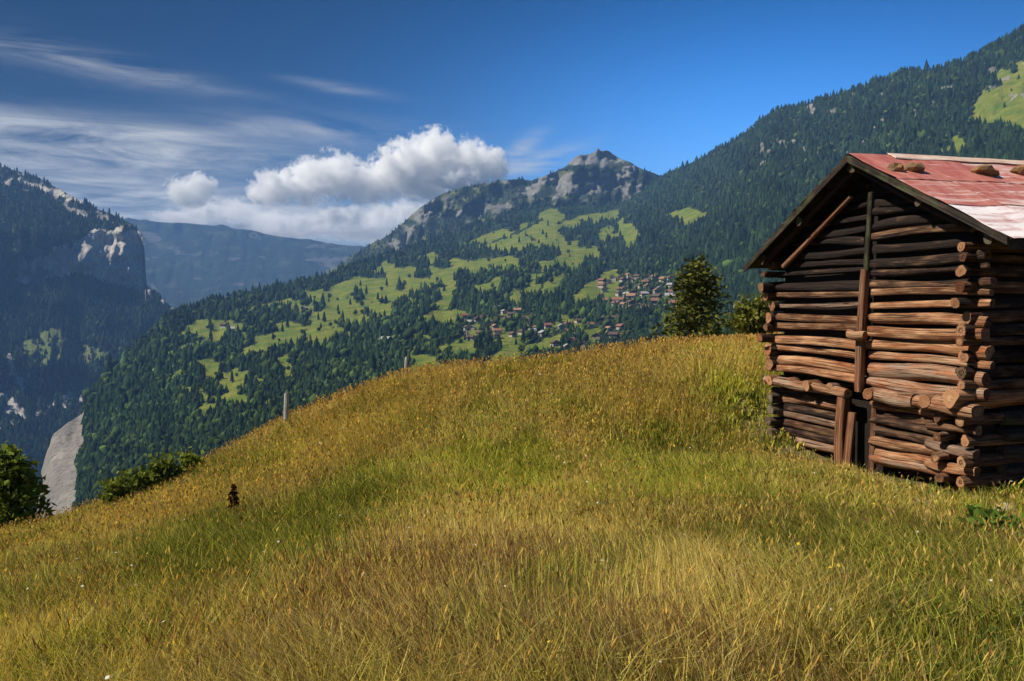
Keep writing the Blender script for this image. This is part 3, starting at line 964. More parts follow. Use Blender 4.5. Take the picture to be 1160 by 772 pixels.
x, y, d, px = scatter(760000, 2.6, 27.5, 0.92)
z = ground(x, y)
cc, isdry = blade_colours(x, y, d, px)
n = len(x)
pat = fbm(x * .7, y * .6, 231, 3)
bx, by = to_barn(x, y)
nb = np.clip(np.hypot(np.maximum(np.abs(bx) - 2.3, 0), np.maximum(-by, 0)) / 1.6, 0.35, 1)
h = RNG.uniform(0.16, 0.42, n) * (0.6 + 0.9 * pat) * nb
wind = fbm(x * .4, y * .4, 241, 2) * 6.28
phi = np.where(RNG.uniform(0, 1, n) < .5, wind, RNG.uniform(0, 6.28, n))
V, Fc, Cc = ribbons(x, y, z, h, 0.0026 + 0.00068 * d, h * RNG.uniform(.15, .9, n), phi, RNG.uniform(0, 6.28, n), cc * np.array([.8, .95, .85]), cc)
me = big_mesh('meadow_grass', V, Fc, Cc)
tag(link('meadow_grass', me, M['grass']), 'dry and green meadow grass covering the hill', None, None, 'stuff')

# tall flowering stems with seed heads
x, y, d, px = scatter(120000, 3.2, 27.5, 0.85)
dry, lime, b, crest = meadow_mix(x, y, d, px)
k = RNG.uniform(0, 1, len(x)) < (0.10 + 0.75 * dry)
x, y, d, px, crest = x[k], y[k], d[k], px[k], crest[k]
n = len(x); z = ground(x, y)
bx, by = to_barn(x, y)
nb = np.clip(np.hypot(np.maximum(np.abs(bx) - 2.3, 0), np.maximum(-by, 0)) / 1.6, 0.4, 1)
h = nb * RNG.uniform(0.22, 0.52, n) * np.clip(0.70 + (d - 4) * 0.03, 0.70, 1.0)
phi = RNG.uniform(0, 6.28, n); lean = h * RNG.uniform(.05, .4, n)
r = RNG.uniform(0, 1, n)
hc = np.where((r < .30 + .32 * crest)[:, None], C_['orange'], np.where((r < .7)[:, None], C_['straw'], np.where((r < .86)[:, None], C_['red'], C_['tan']))) * RNG.lognormal(0, .2, n)[:, None]
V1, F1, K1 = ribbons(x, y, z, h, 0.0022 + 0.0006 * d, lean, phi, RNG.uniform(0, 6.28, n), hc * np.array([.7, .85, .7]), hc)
tip = V1.reshape(-1, 5, 3)[:, 4]
hl = RNG.uniform(.03, .085, n)[:, None]; hw = (0.0012 + .00062 * d)[:, None] * RNG.uniform(.7, 1.6, n)[:, None]
dirn = np.stack([np.cos(phi) * .45, np.sin(phi) * .45, np.full(n, .85)], -1)
f = RNG.uniform(0, 6.28, n)
Vs, Fs, Ks = [V1], [F1], [K1]
base = len(V1)
for q in (0, 1.57):
    wv = np.stack([np.cos(f + q), np.sin(f + q), np.zeros(n)], -1) * hw
    Vh = np.stack([tip - dirn * hl * .35, tip + dirn * hl * .2 + wv, tip + dirn * hl * .8, tip + dirn * hl * .2 - wv], 1).reshape(-1, 3)
    bb = (np.arange(n) * 4)[:, None] + base
    Vs.append(Vh); Fs.append(np.concatenate([bb + np.array([[0, 1, 2]]), bb + np.array([[0, 2, 3]])])); Ks.append(np.repeat(hc, 4, 0))
    base += len(Vh)
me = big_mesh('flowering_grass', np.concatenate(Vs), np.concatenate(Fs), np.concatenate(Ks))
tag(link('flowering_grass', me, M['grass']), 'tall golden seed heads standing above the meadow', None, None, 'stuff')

# broad-leaved herbs between the grass
x, y, d, px = scatter(15000, 2.8, 22, 0.8)
dry, lime, b, crest = meadow_mix(x, y, d, px)
k = RNG.uniform(0, 1, len(x)) < (1.0 - dry) * np.where((px > 780) & (d > 11), .3, .8)
x, y, d = x[k], y[k], d[k]
rep = 7
x = np.repeat(x, rep) + RNG.normal(0, .06, len(x) * rep); y = np.repeat(y, rep) + RNG.normal(0, .06, len(y) * rep); d = np.repeat(d, rep)
n = len(x); z = ground(x, y)
g = np.where((RNG.uniform(0, 1, n) < .4)[:, None], C_['lime'] * .7, np.where((RNG.uniform(0, 1, n) < .5)[:, None], C_['dark'] * 1.3, np.array([.09, .13, .022]))) * RNG.lognormal(0, .25, n)[:, None]
phi = RNG.uniform(0, 6.28, n); h = RNG.uniform(.10, .30, n)
V, Fc, Cc = ribbons(x, y, z, h, RNG.uniform(.018, .045, n) + .0006 * d, h * RNG.uniform(.4, .95, n), phi, phi + 1.57, g * .9, g)
me = big_mesh('meadow_herbs', V, Fc, Cc)
tag(link('meadow_herbs', me, M['leaf']), 'low green herb leaves between the grasses', None, None, 'stuff')

# tiny white and yellow blossoms
x, y, d, px = scatter(450, 3.2, 20, .8)
z = ground(x, y) + RNG.uniform(.15, .4, len(x)); n = len(x)
s = RNG.uniform(.003, .007, n)[:, None] + .0004 * d[:, None]
a = RNG.uniform(0, 6.28, n)
c0 = np.stack([x, y, z], -1)
t1 = np.stack([np.cos(a), np.sin(a), RNG.normal(0, .4, n)], -1) * s; t2 = np.stack([-np.sin(a), np.cos(a), RNG.normal(0, .4, n)], -1) * s
V = np.stack([c0 - t1 - t2, c0 + t1 - t2, c0 + t1 + t2, c0 - t1 + t2], 1).reshape(-1, 3)
bc = np.where((RNG.uniform(0, 1, n) < .6)[:, None], np.array([.7, .7, .62]), np.array([.65, .5, .06]))
me = big_mesh('meadow_blossoms', V, np.arange(4 * n).reshape(-1, 4), np.repeat(bc, 4, 0))
tag(link('meadow_blossoms', me, M['leaf']), 'scattered tiny white and yellow meadow blossoms', None, None, 'stuff')


# ------------------------------------------------------------------ near trees, shrubs and plants
def leafy(name, loc, h, rad, style, n, tone, label, cat, group=None, seed=1, leaf=0.05, mat='leaf', trunk_r=0.05, parts=('crown', 'trunk'), sprigs=None):
    r = np.random.default_rng(seed)
    V, Cc = [], []
    # limbs
    limbs = []
    nl = sprigs or 46
    for k in range(nl):
        if style == 'cone':
            zc = 0.06 + 0.92 * ((k + .5) / nl) ** 0.95
            rr = rad * (1 - zc) ** 0.62 * r.uniform(.72, 1.18) + 0.04 * rad
            a = k * 2.399 + r.normal(0, .3)
            limbs.append((np.array([0, 0, zc * h]), np.array([rr * math.cos(a), rr * math.sin(a), zc * h + rr * r.uniform(-.15, .35)])))
        else:
            v = r.normal(0, 1, 3); v /= np.linalg.norm(v); v[2] = abs(v[2]) * 1.0 - .25
            st = np.array([0, 0, h * r.uniform(.12, .5)])
            limbs.append((st, np.array([v[0] * rad, v[1] * rad, h * .55 + v[2] * h * .45]) * r.uniform(.65, 1.05)))
    per = max(4, n // nl)
    for (a, b) in limbs:
        tl = r.lognormal(0, .22)
        for q in range(per):
            f = r.uniform(.25, 1.05)
            p = a + (b - a) * f + r.normal(0, 1, 3) * rad * (.13 if style == 'cone' else .15)
            ax = (b - a) + r.normal(0, .7, 3) * np.linalg.norm(b - a); ax /= np.linalg.norm(ax) + 1e-9
            sd = np.cross(ax, r.normal(0, 1, 3)); sd /= np.linalg.norm(sd) + 1e-9
            L = leaf * r.uniform(.7, 1.5); wv = sd * L * (.32 if style == 'cone' else .55)
            V += [p - ax * L * .5, p + wv, p + ax * L * .8, p - wv]
            t = tl * r.lognormal(0, .2)
            Cc += [np.array(tone) * t] * 4
    V, Cc = np.array(V), np.array(Cc)
    root = empty(name, loc)
    tag(root, label, cat, group)
    me = big_mesh(parts[0], V, np.arange(len(V)).reshape(-1, 4), Cc)
    link(parts[0], me, M[mat], root)
    # trunk with limbs
    TV, TF = [], []
    def tube(p, q, r0, r1, ns=6):
        ax = q - p; L = np.linalg.norm(ax); ax = ax / (L + 1e-9)
        s1 = np.cross(ax, [0.31, .2, .93] if abs(ax[2]) < .9 else [1, 0, 0]); s1 /= np.linalg.norm(s1); s2 = np.cross(ax, s1)
        b = len(TV)
        for (c, rr) in ((p, r0), ((p + q) / 2 + r.normal(0, .02, 3) * L * .5, (r0 + r1) / 2), (q, r1)):
            for i in range(ns):
                an = 6.283 * i / ns
                TV.append(c + (s1 * math.cos(an) + s2 * math.sin(an)) * rr)
        for k in range(2):
            for i in range(ns): TF.append((b + k * ns + i, b + k * ns + (i + 1) % ns, b + (k + 1) * ns + (i + 1) % ns, b + (k + 1) * ns + i))
    tube(np.array([0, 0, -.3]), np.array([0, 0, h * (.93 if style == 'cone' else .55)]), trunk_r, trunk_r * .2)
    for (a, b) in limbs: tube(a, a + (b - a) * .8, trunk_r * .28, trunk_r * .06, 4)
    me = big_mesh(parts[1], np.array(TV), np.array(TF))
    link(parts[1], me, M['bark'], root)
    return root


def stand(px, d, sink=0.05):
    x = (px - W / 2) / F * d
    return np.array([x, d, float(ground(x, d)) - sink])


def top_h(px, py, loc):
    return float(at(px, py, loc[1])[2] - loc[2])


loc = stand(789, 33)
leafy('spruce_tree', loc, top_h(789, 300, loc), 1.95, 'cone', 5200, (0.085, 0.090, 0.018), 'broad bushy young spruce behind the meadow crest left of the barn', 'tree', None, 5, 0.15, 'needle', .12, sprigs=64)
loc = stand(826, 36)
leafy('broadleaf_tree', loc, top_h(826, 330, loc), 1.1, 'round', 2200, (0.05, 0.085, 0.022), 'low round tree between the bushy spruce and the barn', 'tree', None, 6, 0.12, 'leaf', .08)
loc = stand(853, 28)
leafy('shrub', loc, top_h(853, 312, loc), 0.75, 'round', 3400, (0.15, 0.155, 0.03), 'yellow green shrub touching the left edge of the barn', 'shrub', None, 8, 0.10, 'leaf', .05)
loc = stand(6, 23)
leafy('broadleaf_tree', loc, top_h(8, 514, loc), 1.1, 'cone', 3600, (0.14, 0.18, 0.03), 'dark green tree crown rising over the low end of the meadow', 'tree', None, 9, 0.15, 'leaf', .09, sprigs=90)
for i, (px, py, dd, hh, rd, lb) in enumerate(((128, 523, 18.6, 0, .38, 'lowest small leafy shrub on the crest beside the cliff'), (152, 516, 19.2, 0, .30, 'thin pale leafy sapling on the crest, second from the cliff'),
                                             (172, 510, 19.4, 0, .34, 'bushy pale green sapling in the middle of the crest shrubs'), (192, 503, 19.8, 0, .42, 'tallest light green shrub on the crest'),
                                             (214, 505, 20.2, 0, .34, 'low spreading green shrub nearest the white post'))):
    loc = stand(px, dd)
    leafy('shrub', loc, top_h(px, py, loc), rd, 'round', 420, (0.16, 0.19, 0.035), lb, 'shrub', 'leafy shrubs along the meadow crest', 20 + i, 0.085, 'leaf', .02, sprigs=24)
loc = stand(1152, 7.4)
leafy('broadleaf_plant', loc, .55, .48, 'round', 900, (0.10, 0.16, 0.025), 'lush green broad-leaved plant in the grass in front of the barn', 'plant', None, 31, 0.06, 'leaf', .012, ('foliage', 'stem'), 22)
loc = stand(262, 11.4)
leafy('dock_plant', loc, .62, .09, 'cone', 260, (0.05, 0.022, 0.012), 'dead dark brown dock stalk standing in the meadow', 'plant', None, 32, 0.045, 'leaf', .012, ('seed_head', 'stem'), 26)
loc = stand(272, 10.2)
leafy('dock_plant', loc, .34, .07, 'cone', 130, (0.06, 0.028, 0.014), 'short withered dock stalk below the tall dark one', 'plant', None, 33, 0.04, 'leaf', .01, ('seed_head', 'stem'), 18)


def post(px, ptop, d, rad, name, label, mat, lean=0.03):
    loc = stand(px, d, 0.15)
    h = top_h(px, ptop, loc)
    bm = bmesh.new()
    r = bmesh.ops.create_cone(bm, segments=9, radius1=rad, radius2=rad * .85, depth=h, cap_ends=True)
    bmesh.ops.subdivide_edges(bm, edges=[e for e in bm.edges if abs(e.verts[0].co.z - e.verts[1].co.z) > h * .5], cuts=5)
    for v in bm.verts:
        v.co.z += h / 2
        if v.co.z > h * .95: v.co.z += (v.co.x / rad) * .03
        v.co.x += lean * v.co.z + random.uniform(-1, 1) * rad * .08; v.co.y += random.uniform(-1, 1) * rad * .08
    bmesh.ops.bevel(bm, geom=[e for e in bm.edges if e.verts[0].co.z > h * .93 and e.verts[1].co.z > h * .93], offset=rad * .2, segments=2, affect='EDGES')
    me = bpy.data.meshes.new(name); bm.to_mesh(me); bm.free()
    o = link(name, me, mat); o.location = loc
    return tag(o, label, 'post')


post(322, 445, 20.2, .065, 'fence_post', 'pale weathered post standing on the meadow crest', M['post'])
post(457, 404, 21.6, .05, 'fence_post', 'short grey stump of a post on the crest near the pasture', M['post'], .08)


def stone(loc, s, mat, label, group=None, seed=1, rot=0.0):
    bm = bmesh.new(); bmesh.ops.create_icosphere(bm, subdivisions=2, radius=1)
    o_ = Vector((seed * 3.1, seed * 1.7, 0))
    from mathutils import noise as mn
    for v in bm.verts:
        k = 1 + .45 * mn.noise(v.co * 1.2 + o_) + .3 * mn.noise(v.co * 2.6 + o_)
        v.co = Vector((v.co.x * s[0], v.co.y * s[1], v.co.z * s[2])) * k
    me = bpy.data.meshes.new('stone'); bm.to_mesh(me); bm.free()
    o = link('stone', me, mat); o.location = loc; o.rotation_euler = (0, 0, rot)
    return tag(o, label, 'stone', group)


def on_ground(px, d, up):
    p = stand(px, d, 0); p[2] += up
    return p


stone(on_ground(1054, 11.2, .05), (.36, .24, .13), M['stone_grey'], 'flat pale stone lying in front of the barn', None, 4, .4)
stone(on_ground(1142, 10.6, .07), (.24, .18, .12), M['stone_grey'], 'small pale stone beside the right corner of the barn', None, 5, 1.4)
stone(on_ground(985, 12.9, .0), (.16, .13, .07), M['stone_grey'], 'small half buried stone below the middle of the barn', None, 6, .9)

# ------------------------------------------------------------------ the log barn
barn = empty('log_barn', BARN, math.atan2(BX[1], BX[0]))
tag(barn, 'old weathered log barn with rusty red metal roof on the meadow', 'barn')


def wood_mesh(name, V, faces, uvs, cols, smooth=True):
    me = bpy.data.meshes.new(name)
    me.from_pydata(V, [], faces)
    ul = me.uv_layers.new(name='UVMap')
    i = 0
    for f in uvs:
        for uv in f:
            ul.data[i].uv = uv; i += 1
    a = me.color_attributes.new('Col', 'FLOAT_COLOR', 'POINT')
    for k, c in enumerate(cols): a.data[k].color = c
    if smooth:
        for p in me.polygons: p.use_smooth = len(p.vertices) == 4
    me.update()
    return me


from mathutils import noise as mnoise


def log(name, p0, p1, r0, r1, tone, parent, mat='wood', sides=16, segs=16, wob=0.15, endtone=0.75, flat=1.0, bow=0.02, hewn=0.0):
    p0, p1 = Vector(p0), Vector(p1)
    ax = (p1 - p0); L = ax.length; ax.normalize()
    up = Vector((0, 0, 1)) if abs(ax.z) < .9 else Vector((0, 1, 0))
    s1 = ax.cross(up).normalized(); s2 = s1.cross(ax).normalized()
    rnd = random.random(); grey = random.choice((0, 0, .2, .55)) if tone > .5 else 0; V, faces, uvs, cols = [], [], [], []
    ph = [random.uniform(0, 6.28) for _ in range(4)]
    bx, bz = random.uniform(-1, 1) * bow, random.uniform(-1, 1) * bow
    for k in range(segs + 1):
        t = k / segs
        c = p0 + ax * (L * t) + s1 * (bx * math.sin(t * 3.14)) + s2 * (bz * math.sin(t * 3.14)) 
        r = r0 + (r1 - r0) * t
        if k in (0, segs): r *= .93
        for i in range(sides):
            a = 6.2832 * i / sides
            q = r * (1 + wob * (.55 * math.sin(2 * a + ph[0] + t * 1.3) + .4 * math.sin(3 * a + ph[1] + t * 4) + .35 * math.sin(ph[2] + t * 9 + a) + random.uniform(-.1, .1)))
            q *= 1 + .10 * mnoise.noise(Vector((math.cos(a) * 3.2, math.sin(a) * 3.2, t * L * .9 + rnd * 50))) + .16 * min(0, mnoise.noise(Vector((math.cos(a) * 6, math.sin(a) * 6, t * L * 1.6 + rnd * 90))) + .1)
            if k in (0, segs): q *= random.uniform(.86, 1.04)
            dx_, dz_ = math.cos(a) * q, math.sin(a) * q * flat
            if hewn: dx_ = max(min(dx_, r * hewn), -r * hewn); dz_ = max(min(dz_, r * hewn), -r * hewn)
            V.append(c + s1 * dx_ + s2 * dz_)
            cols.append((tone + random.uniform(-.05, .05), rnd, grey, 1))
    for k in range(segs):
        for i in range(sides):
            j = (i + 1) % sides
            faces.append((k * sides + i, k * sides + j, (k + 1) * sides + j, (k + 1) * sides + i))
            u0, u1 = L * k / segs, L * (k + 1) / segs; v0, v1 = r0 * 6.28 * i / sides, r0 * 6.28 * (i + 1) / sides
            uvs.append(((u0, v0), (u0, v1), (u1, v1), (u1, v0)))
    for end, k in ((0, 0), (1, segs)):
        c = len(V); off = random.uniform(-.012, .012)
        V.append((p1 if end else p0) + ax * off); cols.append((endtone, rnd, 0, 1))
        ring = [len(V) + i for i in range(sides)]
        for i in range(sides):
            V.append(V[k * sides + i].copy()); cols.append((endtone + random.uniform(-.1, .1), rnd, 0, 1))
        for i in range(sides):
            j = (i + 1) % sides
            f = (c, ring[j], ring[i]) if end == 0 else (c, ring[i], ring[j])
            faces.append(f)
            uvs.append(tuple((.02 * q, .3 + .05 * q) for q in range(3)))
    return link(name, wood_mesh(name, V, faces, uvs, cols), M[mat], parent)


def board(name, corners8, parent, mat, tone, uvaxis=None):
    """closed prism: corners8 = bottom quad then top quad"""
    V = [Vector(c) for c in corners8]
    fs = [(0, 3, 2, 1), (4, 5, 6, 7), (0, 1, 5, 4), (1, 2, 6, 5), (2, 3, 7, 6), (3, 0, 4, 7)]
    rnd = random.random()
    VV, FF, UU, CC = [], [], [], []
    for f in fs:
        b = len(VV)
        e1 = (V[f[1]] - V[f[0]]); e2 = (V[f[3]] - V[f[0]])
        l1, l2 = e1.length, e2.length
        VV += [V[i] for i in f]; FF.append((b, b + 1, b + 2, b + 3))
        if l1 >= l2: UU.append(((0, 0), (l1, 0), (l1, l2), (0, l2)))
        else: UU.append(((0, 0), (0, l1), (l2, l1), (l2, 0)))
        CC += [(tone, rnd, 0, 1)] * 4
    return link(name, wood_mesh(name, VV, FF, UU, CC, False), M[mat], parent)


HW, RX, RZ, YF, YB = 2.23, 0.146, 4.90, -0.45, 5.3
SL, SR = 0.611, 0.521
ELX, ERX = -2.64, 3.17


def roof_z(x):
    return RZ - (RX - x) * SL if x < RX else RZ - (x - RX) * SR


def prism(name, poly_xz, y0, y1, parent, mat):
    n = len(poly_xz)
    V = [(x, y0, z) for x, z in poly_xz] + [(x, y1, z) for x, z in poly_xz]
    Fc = [tuple(range(n)), tuple(range(2 * n - 1, n - 1, -1))] + [(i, i + n, (i + 1) % n + n, (i + 1) % n) for i in range(n)]
    me = bpy.data.meshes.new(name); me.from_pydata(V, [], Fc); me.update()
    bm = bmesh.new(); bm.from_mesh(me); bmesh.ops.recalc_face_normals(bm, faces=bm.faces); bm.to_mesh(me); bm.free()
    return link(name, me, mat, parent)


# --- upper front wall: near-black boards inside as painted gap shade, logs outside, split by the middle post
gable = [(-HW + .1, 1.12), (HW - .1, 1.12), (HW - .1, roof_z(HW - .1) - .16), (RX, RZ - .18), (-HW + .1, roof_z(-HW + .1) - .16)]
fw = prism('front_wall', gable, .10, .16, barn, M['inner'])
z = 1.22; course = 0
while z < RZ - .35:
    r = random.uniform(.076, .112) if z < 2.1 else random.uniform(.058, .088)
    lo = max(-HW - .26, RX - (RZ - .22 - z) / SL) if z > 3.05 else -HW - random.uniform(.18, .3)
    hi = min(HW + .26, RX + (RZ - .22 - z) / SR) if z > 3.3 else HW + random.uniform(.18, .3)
    t = 0.84 - 0.50 * max(0, z - 1.80) + random.uniform(-.12, .12)  # upper logs toned darker: sheltered wood plus overhang shade put into colour
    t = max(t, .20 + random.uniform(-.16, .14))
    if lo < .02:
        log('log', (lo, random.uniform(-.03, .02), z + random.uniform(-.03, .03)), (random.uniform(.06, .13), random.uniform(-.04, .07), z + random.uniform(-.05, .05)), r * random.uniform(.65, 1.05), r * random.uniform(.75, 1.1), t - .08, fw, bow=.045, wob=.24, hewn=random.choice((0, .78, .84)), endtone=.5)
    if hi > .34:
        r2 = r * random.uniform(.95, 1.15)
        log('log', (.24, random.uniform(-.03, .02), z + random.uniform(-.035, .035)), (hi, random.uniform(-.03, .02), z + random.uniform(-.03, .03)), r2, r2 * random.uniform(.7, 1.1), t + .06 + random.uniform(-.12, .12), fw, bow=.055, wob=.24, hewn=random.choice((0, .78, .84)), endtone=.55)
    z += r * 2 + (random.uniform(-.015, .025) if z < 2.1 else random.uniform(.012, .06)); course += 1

# --- side walls and back
for side, nm in ((-1, 'left'), (1, 'right')):
    x = side * HW
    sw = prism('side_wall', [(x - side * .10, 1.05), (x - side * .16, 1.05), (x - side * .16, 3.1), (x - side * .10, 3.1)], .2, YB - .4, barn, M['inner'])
    z = 1.33
    while z < min(roof_z(x), 3.55) - .14:
        r = random.uniform(.095, .118)
        r *= random.uniform(.72, 1.05)
        log('log', (x + random.uniform(-.05, .05), -random.uniform(.14, .38), z + random.uniform(-.02, .02)), (x + random.uniform(-.03, .03), 5.15 + random.uniform(-.1, .1), z + random.uniform(-.02, .02)),
            r, r * .95, .34 + random.uniform(-.12, .12), sw, sides=10, segs=10, endtone=random.uniform(.35, .95), wob=.2, hewn=random.choice((0, 0, .8, .86)))
        z += r * 2 + random.uniform(-.005, .02)
bw = prism('back_wall', [(-HW, -.2), (HW, -.2), (HW, roof_z(HW) - .2), (RX, RZ - .25), (-HW, roof_z(-HW) - .2)], YB - .5, YB - .42, barn, M['inner'])
# cross wall whose log ends show on the right side
for z in (1.25, 1.5, 1.74, 1.98):
    log('log', (1.2, 1.15, z), (HW + random.uniform(.22, .4), 1.15, z + random.uniform(-.02, .02)), .115, .125, .6, sw, endtone=1.0, segs=5)

# --- middle post and its plank
log('post', (.17, -.17, 1.02), (.20, -.12, 3.05),   .085, .07, .9, barn, 'plank', wob=.06, hewn=.78, endtone=.8)
log('post', (.22, -.10, 3.03), (.27, -.08, 4.3), .065, .06, .0, barn, 'wood_moss', wob=.06, hewn=.78, endtone=.3)  # upper piece near black, shade painted into its tone
log('peg', (.03, -.30, 1.98), (.34, -.22, 1.96), .075, .085, .9, barn, 'wood', wob=.15, segs=4, endtone=1.0)

# --- floor beams: pale butt ends under the upper wall
for x, r, yy in ((-2.08, .105, -.24), (-1.62, .09, -.16), (-1.02, .11, -.26), (-.52, .09, -.16), (.42, .11, -.26), (.98, .10, -.22), (1.62, .12, -.28)):
    log('floor_beam', (x + random.uniform(-.05, .05), yy, 1.02 + random.uniform(-.02, .02)), (x, 4.9, 1.0), r, r * .9, .62, barn, 'wood', endtone=1.0, wob=.16)
for x0, x1, z, r in ((-2.35, -1.15, .99, .095), (-1.0, -.12, .98, .09), (.36, 1.30, 1.0, .11), (1.35, 2.42, .97, .125)):
    log('sill_log', (x0, -.12, z + .02), (x1, -.14, z - .02), r, r * 1.05, .78, barn, 'wood', endtone=.95, wob=.16, segs=7)
log('corner_log', (2.16, -.36, 1.12), (2.2, 1.6, 1.1), .155, .15, .85, barn, 'wood', endtone=1.05, wob=.24)

# --- lower crib
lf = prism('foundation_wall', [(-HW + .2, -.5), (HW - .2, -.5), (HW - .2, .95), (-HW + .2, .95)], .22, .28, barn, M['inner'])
for k, z in enumerate((-.08, .07, .22, .37, .52, .66, .80)):
    log('log', (-HW - .1, .08 + random.uniform(-.06, .05), z), (-.36, .07, z + random.uniform(-.05, .05)), random.uniform(.06, .088), .08, .55 + random.uniform(-.3, .3), lf, 'wood', wob=.24, hewn=random.choice((0, .8)), endtone=.5)
    log('log', (.30, .05 + random.uniform(-.07, .05), z + random.uniform(-.03, .03)), (1.80 + random.uniform(-.2, .1), .04, z + random.uniform(-.05, .05)), random.uniform(.062, .095), .085, .62 + random.uniform(-.3, .3), lf, 'wood', wob=.24, hewn=random.choice((0, .8)), endtone=.5)
# corner piles of short crossing logs
pl = prism('foundation_pier', [(1.74, -.4), (2.2, -.4), (2.2, .9), (1.74, .9)], .12, .46, barn, M['inner'])
for k, z in enumerate((-.10, .05, .20, .35, .50, .65, .80)):
    if k % 2: log('log', (1.46, -.02, z), (2.32, -.02 + random.uniform(-.04, .04), z + random.uniform(-.04, .04)), .085, .09, random.uniform(.4, .9), pl, 'wood', endtone=.6, wob=.24, segs=5, hewn=.82)
    else:
        log('log', (1.76 + random.uniform(-.06, .06), -random.uniform(.12, .26), z), (1.78, .5, z), .085, .08, .6, pl, 'wood', endtone=random.uniform(.4, 1.0), wob=.24, segs=5, hewn=random.choice((0, .8)))
        log('log', (2.2 + random.uniform(-.05, .05), -random.uniform(.1, .22), z), (2.22, 1.6, z), .085, .08, .5, pl, 'wood', endtone=.9, wob=.2, segs=5)
pl2 = prism('foundation_pier', [(-2.2, -.4), (-1.9, -.4), (-1.9, .9), (-2.2, .9)], .10, .4, barn, M['inner'])
for k, z in enumerate((.0, .22, .45, .68)):
    log('log', (-2.12 + random.uniform(-.06, .06), -.22, z), (-2.12, 1.5, z), .10, .10, .5, pl2, 'wood_moss', endtone=.7, wob=.2, segs=5)
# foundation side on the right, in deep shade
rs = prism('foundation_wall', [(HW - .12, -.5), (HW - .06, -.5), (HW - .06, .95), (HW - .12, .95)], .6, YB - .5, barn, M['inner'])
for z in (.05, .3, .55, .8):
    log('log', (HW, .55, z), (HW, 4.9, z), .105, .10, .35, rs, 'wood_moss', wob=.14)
# reddish posts and planks in front of the crib
log('post', (-.22, -.16, -.35), (-.24, -.12, 1.0), .12, .10, 1.0, barn, 'plank', hewn=.75, wob=.08)
board('plank', [(-.10, -.22, -.3), (.06, -.22, -.3), (.06, -.26, -.3), (-.10, -.26, -.3), (-.02, -.18, .66), (.13, -.18, .66), (.13, -.22, .66), (-.02, -.22, .66)], barn, 'plank', .85)
board('plank', [(.28, -.02, -.3), (.40, -.02, -.3), (.40, -.06, -.3), (.28, -.06, -.3), (.30, .02, .92), (.40, .02, .92), (.40, -.02, .92), (.30, -.02, .92)], barn, 'plank', .5)
board('plank', [(-.52, .0, -.3), (-.42, .0, -.3), (-.42, -.04, -.3), (-.52, -.04, -.3), (-.50, .03, .9), (-.40, .03, .9), (-.40, -.01, .9), (-.50, -.01, .9)], barn, 'plank', .55)


# --- roof: purlins, rafters, boards, sheets
for x, dz, r in ((-2.2, -.12, .10), (-1.15, -.13, .09), (RX, -.17, .10), (1.55, -.13, .09), (2.75, -.13, .10)):
    log('purlin', (x, YF + .06, roof_z(x) + dz - .03), (x, YB - .1, roof_z(x) + dz - .03), r, r * .95, .34, barn, 'wood_moss', endtone=.5)
for yy, tn in ((-.30, 1.0), (1.4, .3), (3.2, .3)):
    for sgn, ex, sl_ in ((-1, ELX + .35, SL), (1, ERX - .75, SR)):
        x1 = RX + sgn * .12
        z0, z1 = roof_z(ex) - .21, roof_z(x1) - .21
        log('rafter', (ex, yy, z0), (x1, yy, z1), .05, .045, .16, barn, 'plank', sides=8, segs=6, hewn=.8, wob=.05)


log('rafter', (-1.86, -.15, roof_z(-1.86) - .50), (-.12, -.15, roof_z(-.12) - .46), .055, .05, .95, barn, 'plank', sides=8, segs=6, hewn=.8, wob=.05)


